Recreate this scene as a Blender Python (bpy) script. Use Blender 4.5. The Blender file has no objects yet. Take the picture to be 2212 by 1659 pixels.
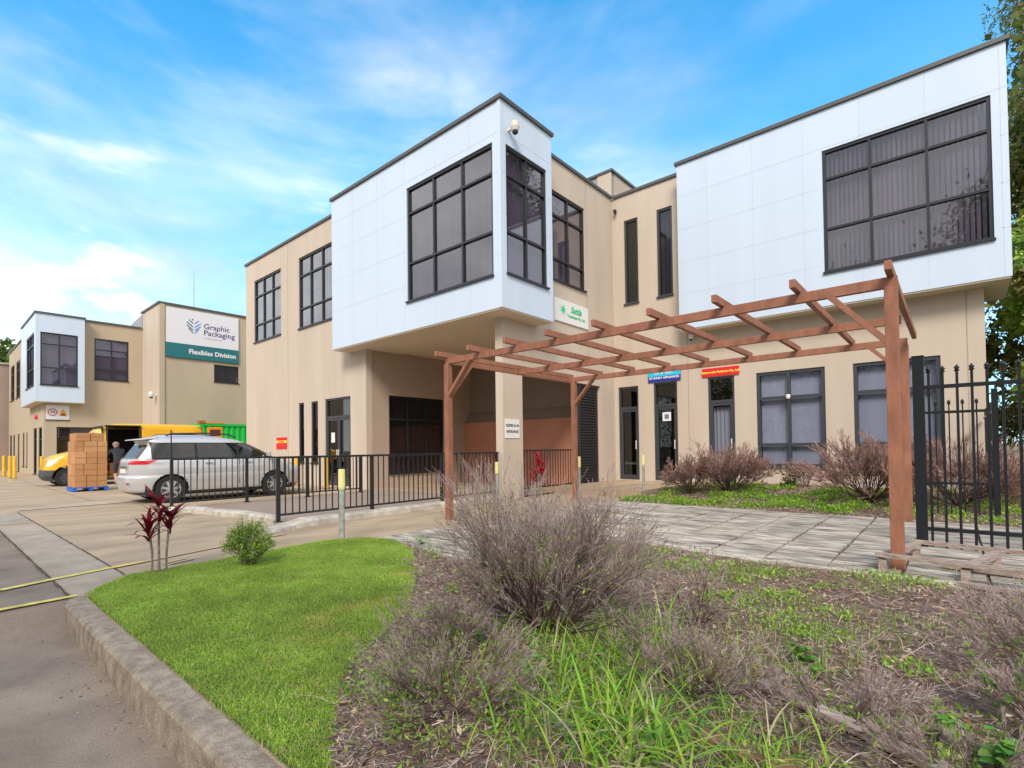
import bpy, bmesh, math, random
import numpy as np
from mathutils import Vector, Matrix
PI = math.pi
rad = math.radians
scene = bpy.context.scene
COL = scene.collection

# ---------------------------------------------------------------- camera
cam_d = bpy.data.cameras.new("camera")
cam = bpy.data.objects.new("camera", cam_d)
COL.objects.link(cam)
cam_d.sensor_width = 36.0
cam_d.lens = 1105.4 / 2212 * 36.0
cam_d.shift_y = (946.87 - 829.5) / 2212
cam_d.clip_start = 0.05
cam_d.clip_end = 2000
YAW, PIT, ROL = 0.711930531, 0.018134, -0.012844
f = Vector((-math.sin(YAW) * math.cos(PIT), math.cos(YAW) * math.cos(PIT), math.sin(PIT)))
r = Vector((math.cos(YAW), math.sin(YAW), 0))
u = r.cross(f)
r2 = math.cos(ROL) * r + math.sin(ROL) * u
u2 = -math.sin(ROL) * r + math.cos(ROL) * u
cam.matrix_world = Matrix(((r2.x, u2.x, -f.x, 0), (r2.y, u2.y, -f.y, 0), (r2.z, u2.z, -f.z, 1.18), (0, 0, 0, 1)))
scene.camera = cam
scene.render.resolution_x = 1024
scene.render.resolution_y = 768

# ---------------------------------------------------------------- world
SUN_EL, SUN_AZ = rad(42), rad(148)      # azimuth clockwise from +Y
w = bpy.data.worlds.new("World")
scene.world = w
w.use_nodes = True
nt = w.node_tree
nt.nodes.clear()
N = nt.nodes.new
L = nt.links.new
out = N('ShaderNodeOutputWorld'); bg = N('ShaderNodeBackground'); sky = N('ShaderNodeTexSky')
sky.sky_type = 'NISHITA'; sky.sun_disc = False
sky.sun_elevation = SUN_EL; sky.sun_rotation = SUN_AZ
sky.air_density = 1.0; sky.dust_density = 0.6; sky.ozone_density = 2.0
tc = N('ShaderNodeTexCoord'); sep = N('ShaderNodeSeparateXYZ'); L(tc.outputs['Generated'], sep.inputs[0])
def wmath(op, a, b=None):
    n = N('ShaderNodeMath'); n.operation = op
    for i, v in enumerate((a, b)):
        if v is None: continue
        if isinstance(v, (int, float)): n.inputs[i].default_value = v
        else: L(v, n.inputs[i])
    return n.outputs[0]
def wnoise(scale, rot, loc, sc, det, rough, dist, lo, hi):
    mp = N('ShaderNodeMapping'); L(tc.outputs['Generated'], mp.inputs[0]); mp.inputs['Rotation'].default_value = rot
    mp.inputs['Location'].default_value = loc; mp.inputs['Scale'].default_value = scale
    n1 = N('ShaderNodeTexNoise'); n1.inputs['Scale'].default_value = sc; n1.inputs['Detail'].default_value = det; n1.inputs['Roughness'].default_value = rough
    n1.inputs['Distortion'].default_value = dist; L(mp.outputs[0], n1.inputs['Vector'])
    m = N('ShaderNodeMapRange'); m.interpolation_type = 'SMOOTHSTEP'; L(n1.outputs['Fac'], m.inputs[0]); m.inputs[1].default_value = lo; m.inputs[2].default_value = hi
    return m.outputs[0]
def wramp(v, a, b, c, d):
    m = N('ShaderNodeMapRange'); m.interpolation_type = 'SMOOTHSTEP'; L(v, m.inputs[0])
    for i, q in enumerate((a, b, c, d)): m.inputs[i + 1].default_value = q
    return m.outputs[0]
bands = wnoise((1.1, 1.1, 4.2), (0, rad(8), 0), (2.3, .4, .2), 1.6, 6, .5, .25, .42, .80)      # long soft bands
wisps = wnoise((1.3, 1.5, 3.0), (rad(12), rad(24), rad(30)), (.9, 4.1, 1.6), 1.7, 8, .56, .35, .48, .84)
puffs = wnoise((1.6, 1.6, 4.5), (0, 0, 0), (5.2, 1.1, 3.3), 3.2, 9, .5, .1, .57, .68)
lowmask = wramp(sep.outputs['Z'], .62, .18, 0.0, 1.0)
left = wramp(sep.outputs['X'], 0.10, -0.75, .12, 1.0)
behind = wmath('MAXIMUM', wramp(sep.outputs['Y'], 0.12, -0.35, 0.0, 0.93), wramp(sep.outputs['X'], 0.18, .45, 0.0, 0.95))  # out-of-view cloud behind; the part towards +X is added to brighten side walls
hzn = wramp(sep.outputs['Z'], .66, .0, 0.0, .56)
cl = wmath('MULTIPLY', wmath('ADD', wmath('MULTIPLY', bands, .50), wmath('MULTIPLY', wisps, .38)), left)
cl = wmath('ADD', cl, wmath('MULTIPLY', wmath('MULTIPLY', puffs, .6), wmath('MULTIPLY', lowmask, left)))
cl = wmath('ADD', cl, hzn)
cl = wmath('ADD', cl, wmath('MULTIPLY', wmath('MULTIPLY', wramp(sep.outputs['Z'], .40, .05, 0.0, 1.0), wramp(sep.outputs['X'], -.45, -.95, 0.0, 1.0)), .22))
cl2 = wmath('MINIMUM', wmath('MAXIMUM', cl, behind), 0.97)
tint = N('ShaderNodeMix'); tint.data_type = 'RGBA'; tint.blend_type = 'MULTIPLY'; tint.inputs[0].default_value = 1.0
L(sky.outputs[0], tint.inputs[6]); tint.inputs[7].default_value = (0.36, 1.72, 2.05, 1)
mix = N('ShaderNodeMix'); mix.data_type = 'RGBA'; L(cl2, mix.inputs[0])
cshade = wnoise((1.5, 1.5, 2.6), (0, 0, 0), (7.7, 2.2, 5.1), 1.7, 8, .6, .3, .34, .66)
ccol = N('ShaderNodeMix'); ccol.data_type = 'RGBA'; L(cshade, ccol.inputs[0]); ccol.inputs[6].default_value = (5.0, 5.1, 5.5, 1); ccol.inputs[7].default_value = (8.8, 8.6, 8.5, 1)
L(tint.outputs[2], mix.inputs[6]); L(ccol.outputs[2], mix.inputs[7])
L(mix.outputs[2], bg.inputs['Color']); bg.inputs['Strength'].default_value = 0.12
L(bg.outputs[0], out.inputs[0])

sd = bpy.data.lights.new("sun", 'SUN'); sun = bpy.data.objects.new("sun", sd); COL.objects.link(sun)
sd.energy = 2.3; sd.angle = rad(20); sd.color = (1.0, 0.90, 0.78)
sdir = Vector((math.sin(SUN_AZ) * math.cos(SUN_EL), math.cos(SUN_AZ) * math.cos(SUN_EL), math.sin(SUN_EL)))
sun.rotation_euler = sdir.to_track_quat('Z', 'Y').to_euler()
scene.view_settings.view_transform = 'Standard'
scene.view_settings.look = 'None'
scene.view_settings.exposure = 0.56
scene.view_settings.gamma = 1.0

# ---------------------------------------------------------------- materials
MATS = {}
def mat(name, col, rough=0.7, metal=0.0, var=0.0, scale=4.0, bump=0.0, bscale=30.0, col2=None, stretch=(1, 1, 1), spec=0.5, attr=None, coat=0.0, sheen=0, trans=0.0, speck=0.0, blotch=0.0):
    if name in MATS: return MATS[name]
    m = bpy.data.materials.new(name); m.use_nodes = True
    t = m.node_tree; b = t.nodes['Principled BSDF']
    b.inputs['Base Color'].default_value = (*col, 1); b.inputs['Roughness'].default_value = rough
    b.inputs['Metallic'].default_value = metal; b.inputs['Specular IOR Level'].default_value = spec
    b.inputs['Coat Weight'].default_value = coat
    co = None
    if var > 0 or bump > 0 or col2:
        tcn = t.nodes.new('ShaderNodeTexCoord'); mpn = t.nodes.new('ShaderNodeMapping')
        t.links.new(tcn.outputs['Object'], mpn.inputs[0]); mpn.inputs['Scale'].default_value = stretch
        co = mpn.outputs[0]
    src = None
    if var > 0 or col2:
        no = t.nodes.new('ShaderNodeTexNoise'); no.inputs['Scale'].default_value = scale; no.inputs['Detail'].default_value = 8
        no.inputs['Roughness'].default_value = 0.62
        t.links.new(co, no.inputs['Vector'])
        rp = t.nodes.new('ShaderNodeValToRGB'); t.links.new(no.outputs['Fac'], rp.inputs[0])
        c2 = col2 if col2 else tuple(c * (1 + var) for c in col)
        c1 = col if col2 else tuple(c * (1 - var) for c in col)
        rp.color_ramp.elements[0].position = 0.34; rp.color_ramp.elements[0].color = (*c1, 1)
        rp.color_ramp.elements[1].position = 0.68; rp.color_ramp.elements[1].color = (*[min(1, c) for c in c2], 1)
        src = rp.outputs[0]
    for (amt, sc, lo_, hi_) in ((speck, 95.0, .36, .66), (blotch, 0.55, .35, .7)):
        if amt <= 0: continue
        n2 = t.nodes.new('ShaderNodeTexNoise'); n2.inputs['Scale'].default_value = sc; n2.inputs['Detail'].default_value = 6; t.links.new(co, n2.inputs['Vector'])
        r2_ = t.nodes.new('ShaderNodeMapRange'); t.links.new(n2.outputs['Fac'], r2_.inputs[0]); r2_.inputs[1].default_value = lo_; r2_.inputs[2].default_value = hi_; r2_.inputs[3].default_value = 1 - amt; r2_.inputs[4].default_value = 1 + amt * .6
        mx = t.nodes.new('ShaderNodeMix'); mx.data_type = 'RGBA'; mx.blend_type = 'MULTIPLY'; mx.inputs[0].default_value = 1
        t.links.new(src, mx.inputs[6]); t.links.new(r2_.outputs[0], mx.inputs[7]); src = mx.outputs[2]
    if attr:
        at = t.nodes.new('ShaderNodeVertexColor'); at.layer_name = attr
        if src is None: src = at.outputs[0]
        else:
            mx = t.nodes.new('ShaderNodeMix'); mx.data_type = 'RGBA'; mx.blend_type = 'MULTIPLY'; mx.inputs[0].default_value = 1
            t.links.new(src, mx.inputs[6]); t.links.new(at.outputs[0], mx.inputs[7]); src = mx.outputs[2]
    if src is not None: t.links.new(src, b.inputs['Base Color'])
    if bump > 0:
        nb = t.nodes.new('ShaderNodeTexNoise'); nb.inputs['Scale'].default_value = bscale; nb.inputs['Detail'].default_value = 5
        t.links.new(co, nb.inputs['Vector'])
        bn = t.nodes.new('ShaderNodeBump'); bn.inputs['Strength'].default_value = bump; bn.inputs['Distance'].default_value = 0.01
        t.links.new(nb.outputs['Fac'], bn.inputs['Height']); t.links.new(bn.outputs[0], b.inputs['Normal'])
    MATS[name] = m
    return m

def glass_mat(name, tint, refl=0.5, rough=0.02, gcol=(1, 1, 1)):
    m = bpy.data.materials.new(name); m.use_nodes = True; t = m.node_tree; t.nodes.clear()
    o = t.nodes.new('ShaderNodeOutputMaterial'); mx = t.nodes.new('ShaderNodeMixShader')
    tr = t.nodes.new('ShaderNodeBsdfTransparent'); tr.inputs[0].default_value = (*tint, 1)
    gl = t.nodes.new('ShaderNodeBsdfGlossy'); gl.inputs['Roughness'].default_value = rough; gl.inputs[0].default_value = (*gcol, 1)
    lw = t.nodes.new('ShaderNodeLayerWeight'); lw.inputs[0].default_value = 0.35
    mr = t.nodes.new('ShaderNodeMapRange'); mr.inputs[3].default_value = refl * 0.25; mr.inputs[4].default_value = min(1, refl * 1.6)
    t.links.new(lw.outputs['Facing'], mr.inputs[0]); t.links.new(mr.outputs[0], mx.inputs[0])
    t.links.new(tr.outputs[0], mx.inputs[1]); t.links.new(gl.outputs[0], mx.inputs[2]); t.links.new(mx.outputs[0], o.inputs[0])
    MATS[name] = m
    return m

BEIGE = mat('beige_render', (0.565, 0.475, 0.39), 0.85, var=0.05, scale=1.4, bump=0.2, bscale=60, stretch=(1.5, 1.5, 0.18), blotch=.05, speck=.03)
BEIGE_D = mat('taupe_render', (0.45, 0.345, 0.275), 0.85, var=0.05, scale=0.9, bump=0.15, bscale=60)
BEIGE_F = mat('beige_render_far', (0.47, 0.385, 0.28), 0.88, var=0.06, scale=0.7, stretch=(1, 1, 0.3))
TAUPE_F = mat('brown_render_far', (0.36, 0.27, 0.225), 0.88, var=0.06, scale=0.7)
JOINT = mat('joint_sealant', (0.40, 0.32, 0.26), 0.8)
PANEL = mat('white_cladding', (0.58, 0.68, 0.82), 0.42, var=0.015, scale=1.6, stretch=(2, 2, 0.12), blotch=.03)
PJOINT = mat('cladding_joint', (0.52, 0.59, 0.68), 0.6)
SOFFIT = mat('soffit_paint', (0.70, 0.60, 0.46), 0.8, var=0.03, scale=1.0)
FLASH = mat('flashing_metal', (0.10, 0.10, 0.095), 0.45, metal=0.3)
FRAME = mat('charcoal_aluminium', (0.028, 0.03, 0.036), 0.35, metal=0.2)
FRAME2 = mat('grey_aluminium', (0.055, 0.062, 0.075), 0.4, metal=0.2)
BLIND = mat('grey_blind', (0.50, 0.44, 0.55), 0.8)
BLIND2 = mat('slate_blind', (0.46, 0.485, 0.56), 0.8)
BLINDW = mat('pale_blind', (0.78, 0.77, 0.82), 0.8)
BLINDG = mat('dark_blind', (0.14, 0.14, 0.155), 0.8)
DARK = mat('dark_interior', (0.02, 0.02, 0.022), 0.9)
GLASS = glass_mat('tinted_glass', (0.40, 0.37, 0.44), 0.30)
GLASS_R = glass_mat('reflective_glass', (0.55, 0.53, 0.60), 0.42)
GLASS_L = glass_mat('ground_floor_glass', (0.72, 0.73, 0.80), 0.15)
GLASS_D = glass_mat('dark_glass', (0.25, 0.25, 0.27), 0.20)
GLASS_CAR = glass_mat('car_glass', (0.17, 0.19, 0.20), 0.20)
ORANGE_W = mat('terracotta_render', (0.50, 0.22, 0.145), 0.85, var=0.08, scale=1.2)
PERG = mat('brown_timber_paint', (0.30, 0.125, 0.075), 0.6, var=0.22, scale=9, stretch=(1, 1, .35), bump=0.25, bscale=45, speck=.06)
BLACK = mat('black_powdercoat', (0.012, 0.014, 0.019), 0.35)
CONC = mat('yard_concrete', (0.43, 0.325, 0.22), 0.85, var=0.12, scale=1.1, bump=0.3, bscale=90, speck=.10, blotch=.16, stretch=(2.2, .8, 1))
CONC_R = mat('driveway_concrete', (0.20, 0.15, 0.115), 0.78, col2=(0.34, 0.26, 0.195), scale=1.6, bump=0.35, bscale=120, speck=.16, blotch=.18)
GUTT = mat('gutter_concrete', (0.40, 0.335, 0.265), 0.9, var=0.16, scale=3.0, bump=0.4, bscale=120, speck=.14, blotch=.12)
KERB = mat('kerb_concrete', (0.24, 0.185, 0.14), 0.92, col2=(0.48, 0.395, 0.31), scale=11, bump=1.0, bscale=110, stretch=(1, 1, 0.8), speck=.16, blotch=.1)
KERBW = mat('pale_kerb_concrete', (0.34, 0.30, 0.25), 0.9, col2=(0.62, 0.58, 0.51), scale=5, bump=0.6, bscale=60)
YELLOW = mat('yellow_line_paint', (0.50, 0.40, 0.11), 0.8, col2=(0.84, 0.70, 0.20), scale=9)
YELLOW_O = mat('worn_line_paint', (0.40, 0.32, 0.19), 0.8, col2=(0.56, 0.46, 0.26), scale=9)
WHITE_O = mat('worn_white_paint', (0.38, 0.33, 0.28), 0.8, col2=(0.55, 0.51, 0.46), scale=9)
CRACK = mat('joint_dirt', (0.085, 0.06, 0.045), 0.95, var=0.3, scale=20)
PAVE = mat('slab_stone', (0.10, 0.08, 0.07), 0.92, col2=(0.84, 0.77, 0.66), scale=2.6, bump=0.8, bscale=22, stretch=(1.0, 6.0, 1), speck=.18, blotch=.32)
SOIL = mat('soil', (0.10, 0.066, 0.05), 0.95, col2=(0.26, 0.19, 0.15), scale=22, bump=1.0, bscale=120)
TURF = mat('turf_base', (0.055, 0.085, 0.02), 0.95, col2=(0.11, 0.15, 0.035), scale=30, bump=0.8, bscale=150)
YPOST = mat('yellow_safety_paint', (0.78, 0.46, 0.03), 0.5, var=0.1, scale=6)
YPALE = mat('pale_yellow_reflector', (0.86, 0.80, 0.36), 0.5)
GALV = mat('weathered_galvanised', (0.28, 0.28, 0.22), 0.6, col2=(0.50, 0.53, 0.56), scale=14, metal=0.2)
WHITE = mat('white_plastic', (0.80, 0.80, 0.79), 0.5)
SIGNW = mat('white_sign_face', (0.72, 0.71, 0.75), 0.5)
TEAL = mat('teal_sign_face', (0.012, 0.15, 0.17), 0.5)
RED = mat('red_sign_face', (0.72, 0.012, 0.02), 0.5)
SYEL = mat('yellow_sign_print', (0.85, 0.78, 0.08), 0.5)
CYAN = mat('cyan_sign_face', (0.02, 0.55, 0.85), 0.5)
NAVY = mat('navy_sign_face', (0.015, 0.03, 0.32), 0.5)
GREENP = mat('green_print', (0.05, 0.55, 0.25), 0.5)
PURP = mat('purple_print', (0.10, 0.065, 0.20), 0.5)
DTEAL = mat('deep_blue_print', (0.01, 0.07, 0.14), 0.5)
LBLUE = mat('light_blue_print', (0.06, 0.27, 0.60), 0.5)
GREYP = mat('grey_print', (0.08, 0.08, 0.08), 0.6)
LGREYP = mat('pale_grey_print', (0.45, 0.45, 0.45), 0.6)
REDP = mat('faded_red_print', (0.62, 0.14, 0.18), 0.6)
ORANGEP = mat('orange_print', (0.80, 0.33, 0.03), 0.6)

# ---------------------------------------------------------------- helpers
class MB:
    def __init__(s): s.v = []; s.f = []; s.m = []; s.mats = []
    def mi(s, m):
        if m not in s.mats: s.mats.append(m)
        return s.mats.index(m)
    def face(s, pts, m):
        b = len(s.v); s.v += [tuple(p) for p in pts]; s.f.append(tuple(range(b, b + len(pts)))); s.m.append(s.mi(m))
    def hexa(s, c, m):   # c: 8 corners, 0-3 bottom ring, 4-7 top ring
        b = len(s.v); s.v += [tuple(p) for p in c]; k = s.mi(m)
        for q in ((0, 3, 2, 1), (4, 5, 6, 7), (0, 1, 5, 4), (1, 2, 6, 5), (2, 3, 7, 6), (3, 0, 4, 7)):
            s.f.append(tuple(b + i for i in q)); s.m.append(k)
    def box(s, x0, x1, y0, y1, z0, z1, m):
        if x0 > x1: x0, x1 = x1, x0
        if y0 > y1: y0, y1 = y1, y0
        if z0 > z1: z0, z1 = z1, z0
        s.hexa([(x0, y0, z0), (x1, y0, z0), (x1, y1, z0), (x0, y1, z0), (x0, y0, z1), (x1, y0, z1), (x1, y1, z1), (x0, y1, z1)], m)
    def bar(s, p0, p1, w, h, m, up=(0, 0, 1)):
        p0 = Vector(p0); p1 = Vector(p1); d = (p1 - p0).normalized(); upv = Vector(up)
        a = d.cross(upv)
        if a.length < 1e-4: a = d.cross(Vector((0, 1, 0)))
        a.normalize(); b = a.cross(d).normalized(); a *= w / 2; b *= h / 2
        s.hexa([p0 - a - b, p0 + a - b, p1 + a - b, p1 - a - b, p0 - a + b, p0 + a + b, p1 + a + b, p1 - a + b], m)
    def tube(s, pts, rs, m, n=6, cap=True):
        pts = [Vector(p) for p in pts]; k = s.mi(m); rings = []
        for i, p in enumerate(pts):
            d = (pts[min(i + 1, len(pts) - 1)] - pts[max(i - 1, 0)])
            if d.length < 1e-9: d = Vector((0, 0, 1))
            d.normalize(); a = d.cross(Vector((0, 0, 1)))
            if a.length < 1e-3: a = Vector((1, 0, 0))
            a.normalize(); b = d.cross(a)
            rr = rs[i] if hasattr(rs, '__len__') else rs
            base = len(s.v); rings.append(base)
            for j in range(n):
                t = 2 * PI * j / n; s.v.append(tuple(p + a * (math.cos(t) * rr) + b * (math.sin(t) * rr)))
        for i in range(len(pts) - 1):
            A, B = rings[i], rings[i + 1]
            for j in range(n):
                s.f.append((A + j, A + (j + 1) % n, B + (j + 1) % n, B + j)); s.m.append(k)
        if cap:
            s.f.append(tuple(rings[0] + j for j in range(n))[::-1]); s.m.append(k)
            s.f.append(tuple(rings[-1] + j for j in range(n))); s.m.append(k)
    def disc_prism(s, c, axis, prof, m, n=24):
        # lathe around axis ('x','y','z') through c; prof list of (offset, radius)
        k = s.mi(m); rings = []
        for (o, rr) in prof:
            base = len(s.v); rings.append(base)
            for j in range(n):
                t = 2 * PI * j / n; a, b = math.cos(t) * rr, math.sin(t) * rr
                if axis == 'x': s.v.append((c[0] + o, c[1] + a, c[2] + b))
                elif axis == 'y': s.v.append((c[0] + a, c[1] + o, c[2] + b))
                else: s.v.append((c[0] + a, c[1] + b, c[2] + o))
        for i in range(len(rings) - 1):
            A, B = rings[i], rings[i + 1]
            for j in range(n): s.f.append((A + j, A + (j + 1) % n, B + (j + 1) % n, B + j)); s.m.append(k)
        s.f.append(tuple(rings[0] + j for j in range(n))[::-1]); s.m.append(k)
        s.f.append(tuple(rings[-1] + j for j in range(n))); s.m.append(k)
    def build(s, name, parent=None, smooth=False, bevel=0.0, recalc=True):
        me = bpy.data.meshes.new(name); me.from_pydata(s.v, [], s.f)
        for m in s.mats: me.materials.append(m)
        me.polygons.foreach_set('material_index', s.m)
        if smooth: me.polygons.foreach_set('use_smooth', [True] * len(s.f))
        if recalc:
            bm = bmesh.new(); bm.from_mesh(me); bmesh.ops.recalc_face_normals(bm, faces=bm.faces); bm.to_mesh(me); bm.free()
        me.update()
        o = link(name, me, parent)
        if bevel > 0:
            bv = o.modifiers.new('bevel', 'BEVEL'); bv.width = bevel; bv.segments = 2; bv.limit_method = 'ANGLE'
        return o
def link(name, data, parent=None):
    o = bpy.data.objects.new(name, data); COL.objects.link(o)
    if parent is not None:
        o.parent = parent
        if parent.type == 'EMPTY': o.location = -Vector(parent.location)
    return o
def tag(o, label=None, cat=None, group=None, kind=None):
    if label: o['label'] = label
    if cat: o['category'] = cat
    if group: o['group'] = group
    if kind: o['kind'] = kind
    return o
def thing(name, loc, label, cat, group=None):
    o = bpy.data.objects.new(name, None); COL.objects.link(o); o.location = loc; o.empty_display_size = 0.2
    return tag(o, label, cat, group)
def dup(root, off, label, group=None):
    rr = root.copy(); COL.objects.link(rr); rr.location = Vector(root.location) + Vector(off); rr['label'] = label
    if group: rr['group'] = group
    for ch in list(root.children):
        c = ch.copy(); COL.objects.link(c); c.parent = rr
        for g in list(ch.children):
            d = g.copy(); COL.objects.link(d); d.parent = c
    return rr
def np_mesh(name, verts, faces, mats, parent=None, colors=None, midx=None, kind=None):
    me = bpy.data.meshes.new(name)
    nv, nf = len(verts), len(faces); k = faces.shape[1]
    me.vertices.add(nv); me.vertices.foreach_set('co', verts.astype(np.float32).ravel())
    me.loops.add(nf * k); me.loops.foreach_set('vertex_index', faces.astype(np.int32).ravel())
    me.polygons.add(nf); me.polygons.foreach_set('loop_start', np.arange(0, nf * k, k, dtype=np.int32))
    me.polygons.foreach_set('loop_total', np.full(nf, k, dtype=np.int32))
    for m in mats: me.materials.append(m)
    if midx is not None: me.polygons.foreach_set('material_index', midx.astype(np.int32))
    if colors is not None:
        ca = me.color_attributes.new('tint', 'FLOAT_COLOR', 'POINT')
        c4 = np.ones((nv, 4), dtype=np.float32); c4[:, :3] = colors; ca.data.foreach_set('color', c4.ravel())
    me.update(calc_edges=True); me.validate()
    return link(name, me, parent)
def text_mesh(name, s, size, m, parent, to_world, align='CENTER', extrude=0.004, bold=0.0, shear=0.0):
    c = bpy.data.curves.new(name, 'FONT'); c.body = s; c.size = size; c.align_x = align; c.align_y = 'CENTER'
    c.extrude = extrude; c.offset = bold; c.shear = shear; c.resolution_u = 2
    to = bpy.data.objects.new('tmp', c); COL.objects.link(to)
    dg = bpy.context.evaluated_depsgraph_get(); me = bpy.data.meshes.new_from_object(to.evaluated_get(dg))
    bpy.data.objects.remove(to)
    for v in me.vertices: v.co = to_world(v.co)
    me.materials.clear(); me.materials.append(m); me.name = name
    return link(name, me, parent)
# wall-local mapping: face A looks to -Y (u = x), face B looks to +X (u = y); d = outward
def MA(Y): return lambda u, d, z: (u, Y - d, z)
def MBx(X): return lambda u, d, z: (X + d, u, z)
def lbox(mb, M, u0, u1, d0, d1, z0, z1, m):
    mb.hexa([M(u0, d0, z0), M(u1, d0, z0), M(u1, d1, z0), M(u0, d1, z0), M(u0, d0, z1), M(u1, d0, z1), M(u1, d1, z1), M(u0, d1, z1)], m)
def wall(mb, M, u0, u1, z0, z1, th, holes, m):
    us = sorted({u0, u1, *[h[0] for h in holes], *[h[1] for h in holes]}); zs = sorted({z0, z1, *[h[2] for h in holes], *[h[3] for h in holes]})
    us = [x for x in us if u0 <= x <= u1]; zs = [x for x in zs if z0 <= x <= z1]
    for a, b in zip(us, us[1:]):
        for c, d in zip(zs, zs[1:]):
            mu, mz = (a + b) / 2, (c + d) / 2
            if any(h[0] < mu < h[1] and h[2] < mz < h[3] for h in holes): continue
            mb.face([M(a, 0, c), M(b, 0, c), M(b, 0, d), M(a, 0, d)], m)
            mb.face([M(a, -th, c), M(a, -th, d), M(b, -th, d), M(b, -th, c)], m)
    for (a, b, c, d) in list(holes) + [(u0, u1, z0, z1)]:
        mb.face([M(a, 0, c), M(a, -th, c), M(a, -th, d), M(a, 0, d)], m); mb.face([M(b, 0, c), M(b, -th, c), M(b, -th, d), M(b, 0, d)], m)
        mb.face([M(a, 0, c), M(b, 0, c), M(b, -th, c), M(a, -th, c)], m); mb.face([M(a, 0, d), M(b, 0, d), M(b, -th, d), M(a, -th, d)], m)
def window(parent, M, u0, u1, z0, z1, ub, zb, blind=BLIND, glass=GLASS, fr=FRAME, fw=0.06, slat=0.09, rec=0.05, amp=0.03, name='window', gap=0.0, cover=1.0):
    """ub / zb: fractions of mullions and transoms"""
    mb = MB(); d0, d1 = -rec - 0.07, -rec + 0.02
    lbox(mb, M, u0, u1, d0, d1, z0, z0 + fw, fr); lbox(mb, M, u0, u1, d0, d1, z1 - fw, z1, fr)
    lbox(mb, M, u0, u0 + fw, d0, d1, z0 + fw, z1 - fw, fr); lbox(mb, M, u1 - fw, u1, d0, d1, z0 + fw, z1 - fw, fr)
    for q in ub:
        c = u0 + (u1 - u0) * q; lbox(mb, M, c - fw * .42, c + fw * .42, d0 + .004, d1 - .004, z0 + fw, z1 - fw, fr)
    for q in zb:
        c = z0 + (z1 - z0) * q; lbox(mb, M, u0 + fw, u1 - fw, d0 + .008, d1 + 0.002, c - fw * .42, c + fw * .42, fr)
    lbox(mb, M, u0 - 0.02, u1 + 0.02, 0.003, 0.05, z0 - 0.03, z0 + 0.012, fr)
    wn = mb.build(name, parent)
    pm = MB(); d = -rec - 0.03
    pm.face([M(u0 + .03, d, z0 + .03), M(u1 - .03, d, z0 + .03), M(u1 - .03, d, z1 - .03), M(u0 + .03, d, z1 - .03)], glass); pm.build('pane', wn, recalc=False)
    if blind:
        bmsh = MB(); n = max(2, int((u1 - u0 - 2 * fw) / slat)); s_ = (u1 - u0 - 2 * fw) / n
        rnd = random.Random(int(u0 * 100 + z0 * 10))
        for i in range(n):
            if gap and rnd.random() < gap: continue
            a = u0 + fw + i * s_; sw_ = s_ * cover if cover < 1 else s_ + .004; tw = amp * (0.7 + 0.6 * rnd.random())
            bmsh.face([M(a - .004, -rec - 0.13 - tw, z0 + .02), M(a + sw_, -rec - 0.13 + tw, z0 + .02), M(a + sw_, -rec - 0.13 + tw, z1 - .02), M(a - .004, -rec - 0.13 - tw, z1 - .02)], blind)
        bmsh.build('blind', wn, recalc=False)
    return wn
# ================================================================ GROUND
def grid_sheet(name, x0, x1, y0, y1, dx, zf, m, kind='structure', keep=None):
    xs = np.arange(x0, x1 + 1e-6, dx); ys = np.arange(y0, y1 + 1e-6, dx)
    X, Y = np.meshgrid(xs, ys); Z = zf(X, Y); V = np.stack([X, Y, Z], -1).reshape(-1, 3)
    nx, ny = len(xs), len(ys); I = np.arange(nx * ny).reshape(ny, nx)
    F = np.stack([I[:-1, :-1], I[:-1, 1:], I[1:, 1:], I[1:, :-1]], -1).reshape(-1, 4)
    if keep is not None:
        c = V[F].mean(1); F = F[keep(c[:, 0], c[:, 1])]
        used = np.unique(F); rm = np.full(len(V), -1); rm[used] = np.arange(len(used)); V = V[used]; F = rm[F]
    o = np_mesh(name, V, F, [m]); o.data.polygons.foreach_set('use_smooth', [True] * len(F)); return tag(o, kind=kind)
def smooth01(a): a = np.clip(a, 0, 1); return a * a * (3 - 2 * a)
def vnoise(X, Y, s, seed=0):
    rs = np.random.RandomState(seed); T = rs.rand(64, 64); x = X / s; y = Y / s
    xi = np.floor(x).astype(int); yi = np.floor(y).astype(int); fx = smooth01(x - xi); fy = smooth01(y - yi)
    g = lambda a, b: T[a % 64, b % 64]
    return (g(xi, yi) * (1 - fx) + g(xi + 1, yi) * fx) * (1 - fy) + (g(xi, yi + 1) * (1 - fx) + g(xi + 1, yi + 1) * fx) * fy
g = MB(); g.face([(-500, -500, -0.4), (500, -500, -0.4), (500, 500, -0.4), (-500, 500, -0.4)], mat('far_ground', (0.16, 0.15, 0.08), 0.95, var=0.3, scale=0.3))
tag(g.build('ground'), kind='structure')
xs_ = [-70, -5.48, -5.40, -5.28, -5.12, -5.0, 8]; zs_ = [0, 0, -.012, -.08, -.15, -.17, -.17]
dm = MB()
for i in range(len(xs_) - 1):
    dm.face([(xs_[i], -30, zs_[i]), (xs_[i + 1], -30, zs_[i + 1]), (xs_[i + 1], .80, zs_[i + 1]), (xs_[i], .80, zs_[i])], CONC_R)
tag(dm.build('driveway', recalc=False), kind='structure')
ym = MB(); ym.face([(-70, .80, 0), (-1, .80, 0), (-1, 30, 0), (-70, 30, 0)], CONC); tag(ym.build('yard', recalc=False), kind='structure')
gm = MB(); gm.face([(-11.55, .83, .004), (-5.42, .83, .004), (-5.42, 1.29, .004), (-11.55, 1.29, .004)], GUTT)
gm.face([(-14.3, .83, .004), (-11.95, .83, .004), (-11.95, 1.29, .004), (-14.3, 1.29, .004)], GUTT)
tag(gm.build('gutter', recalc=False), kind='structure')
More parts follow.
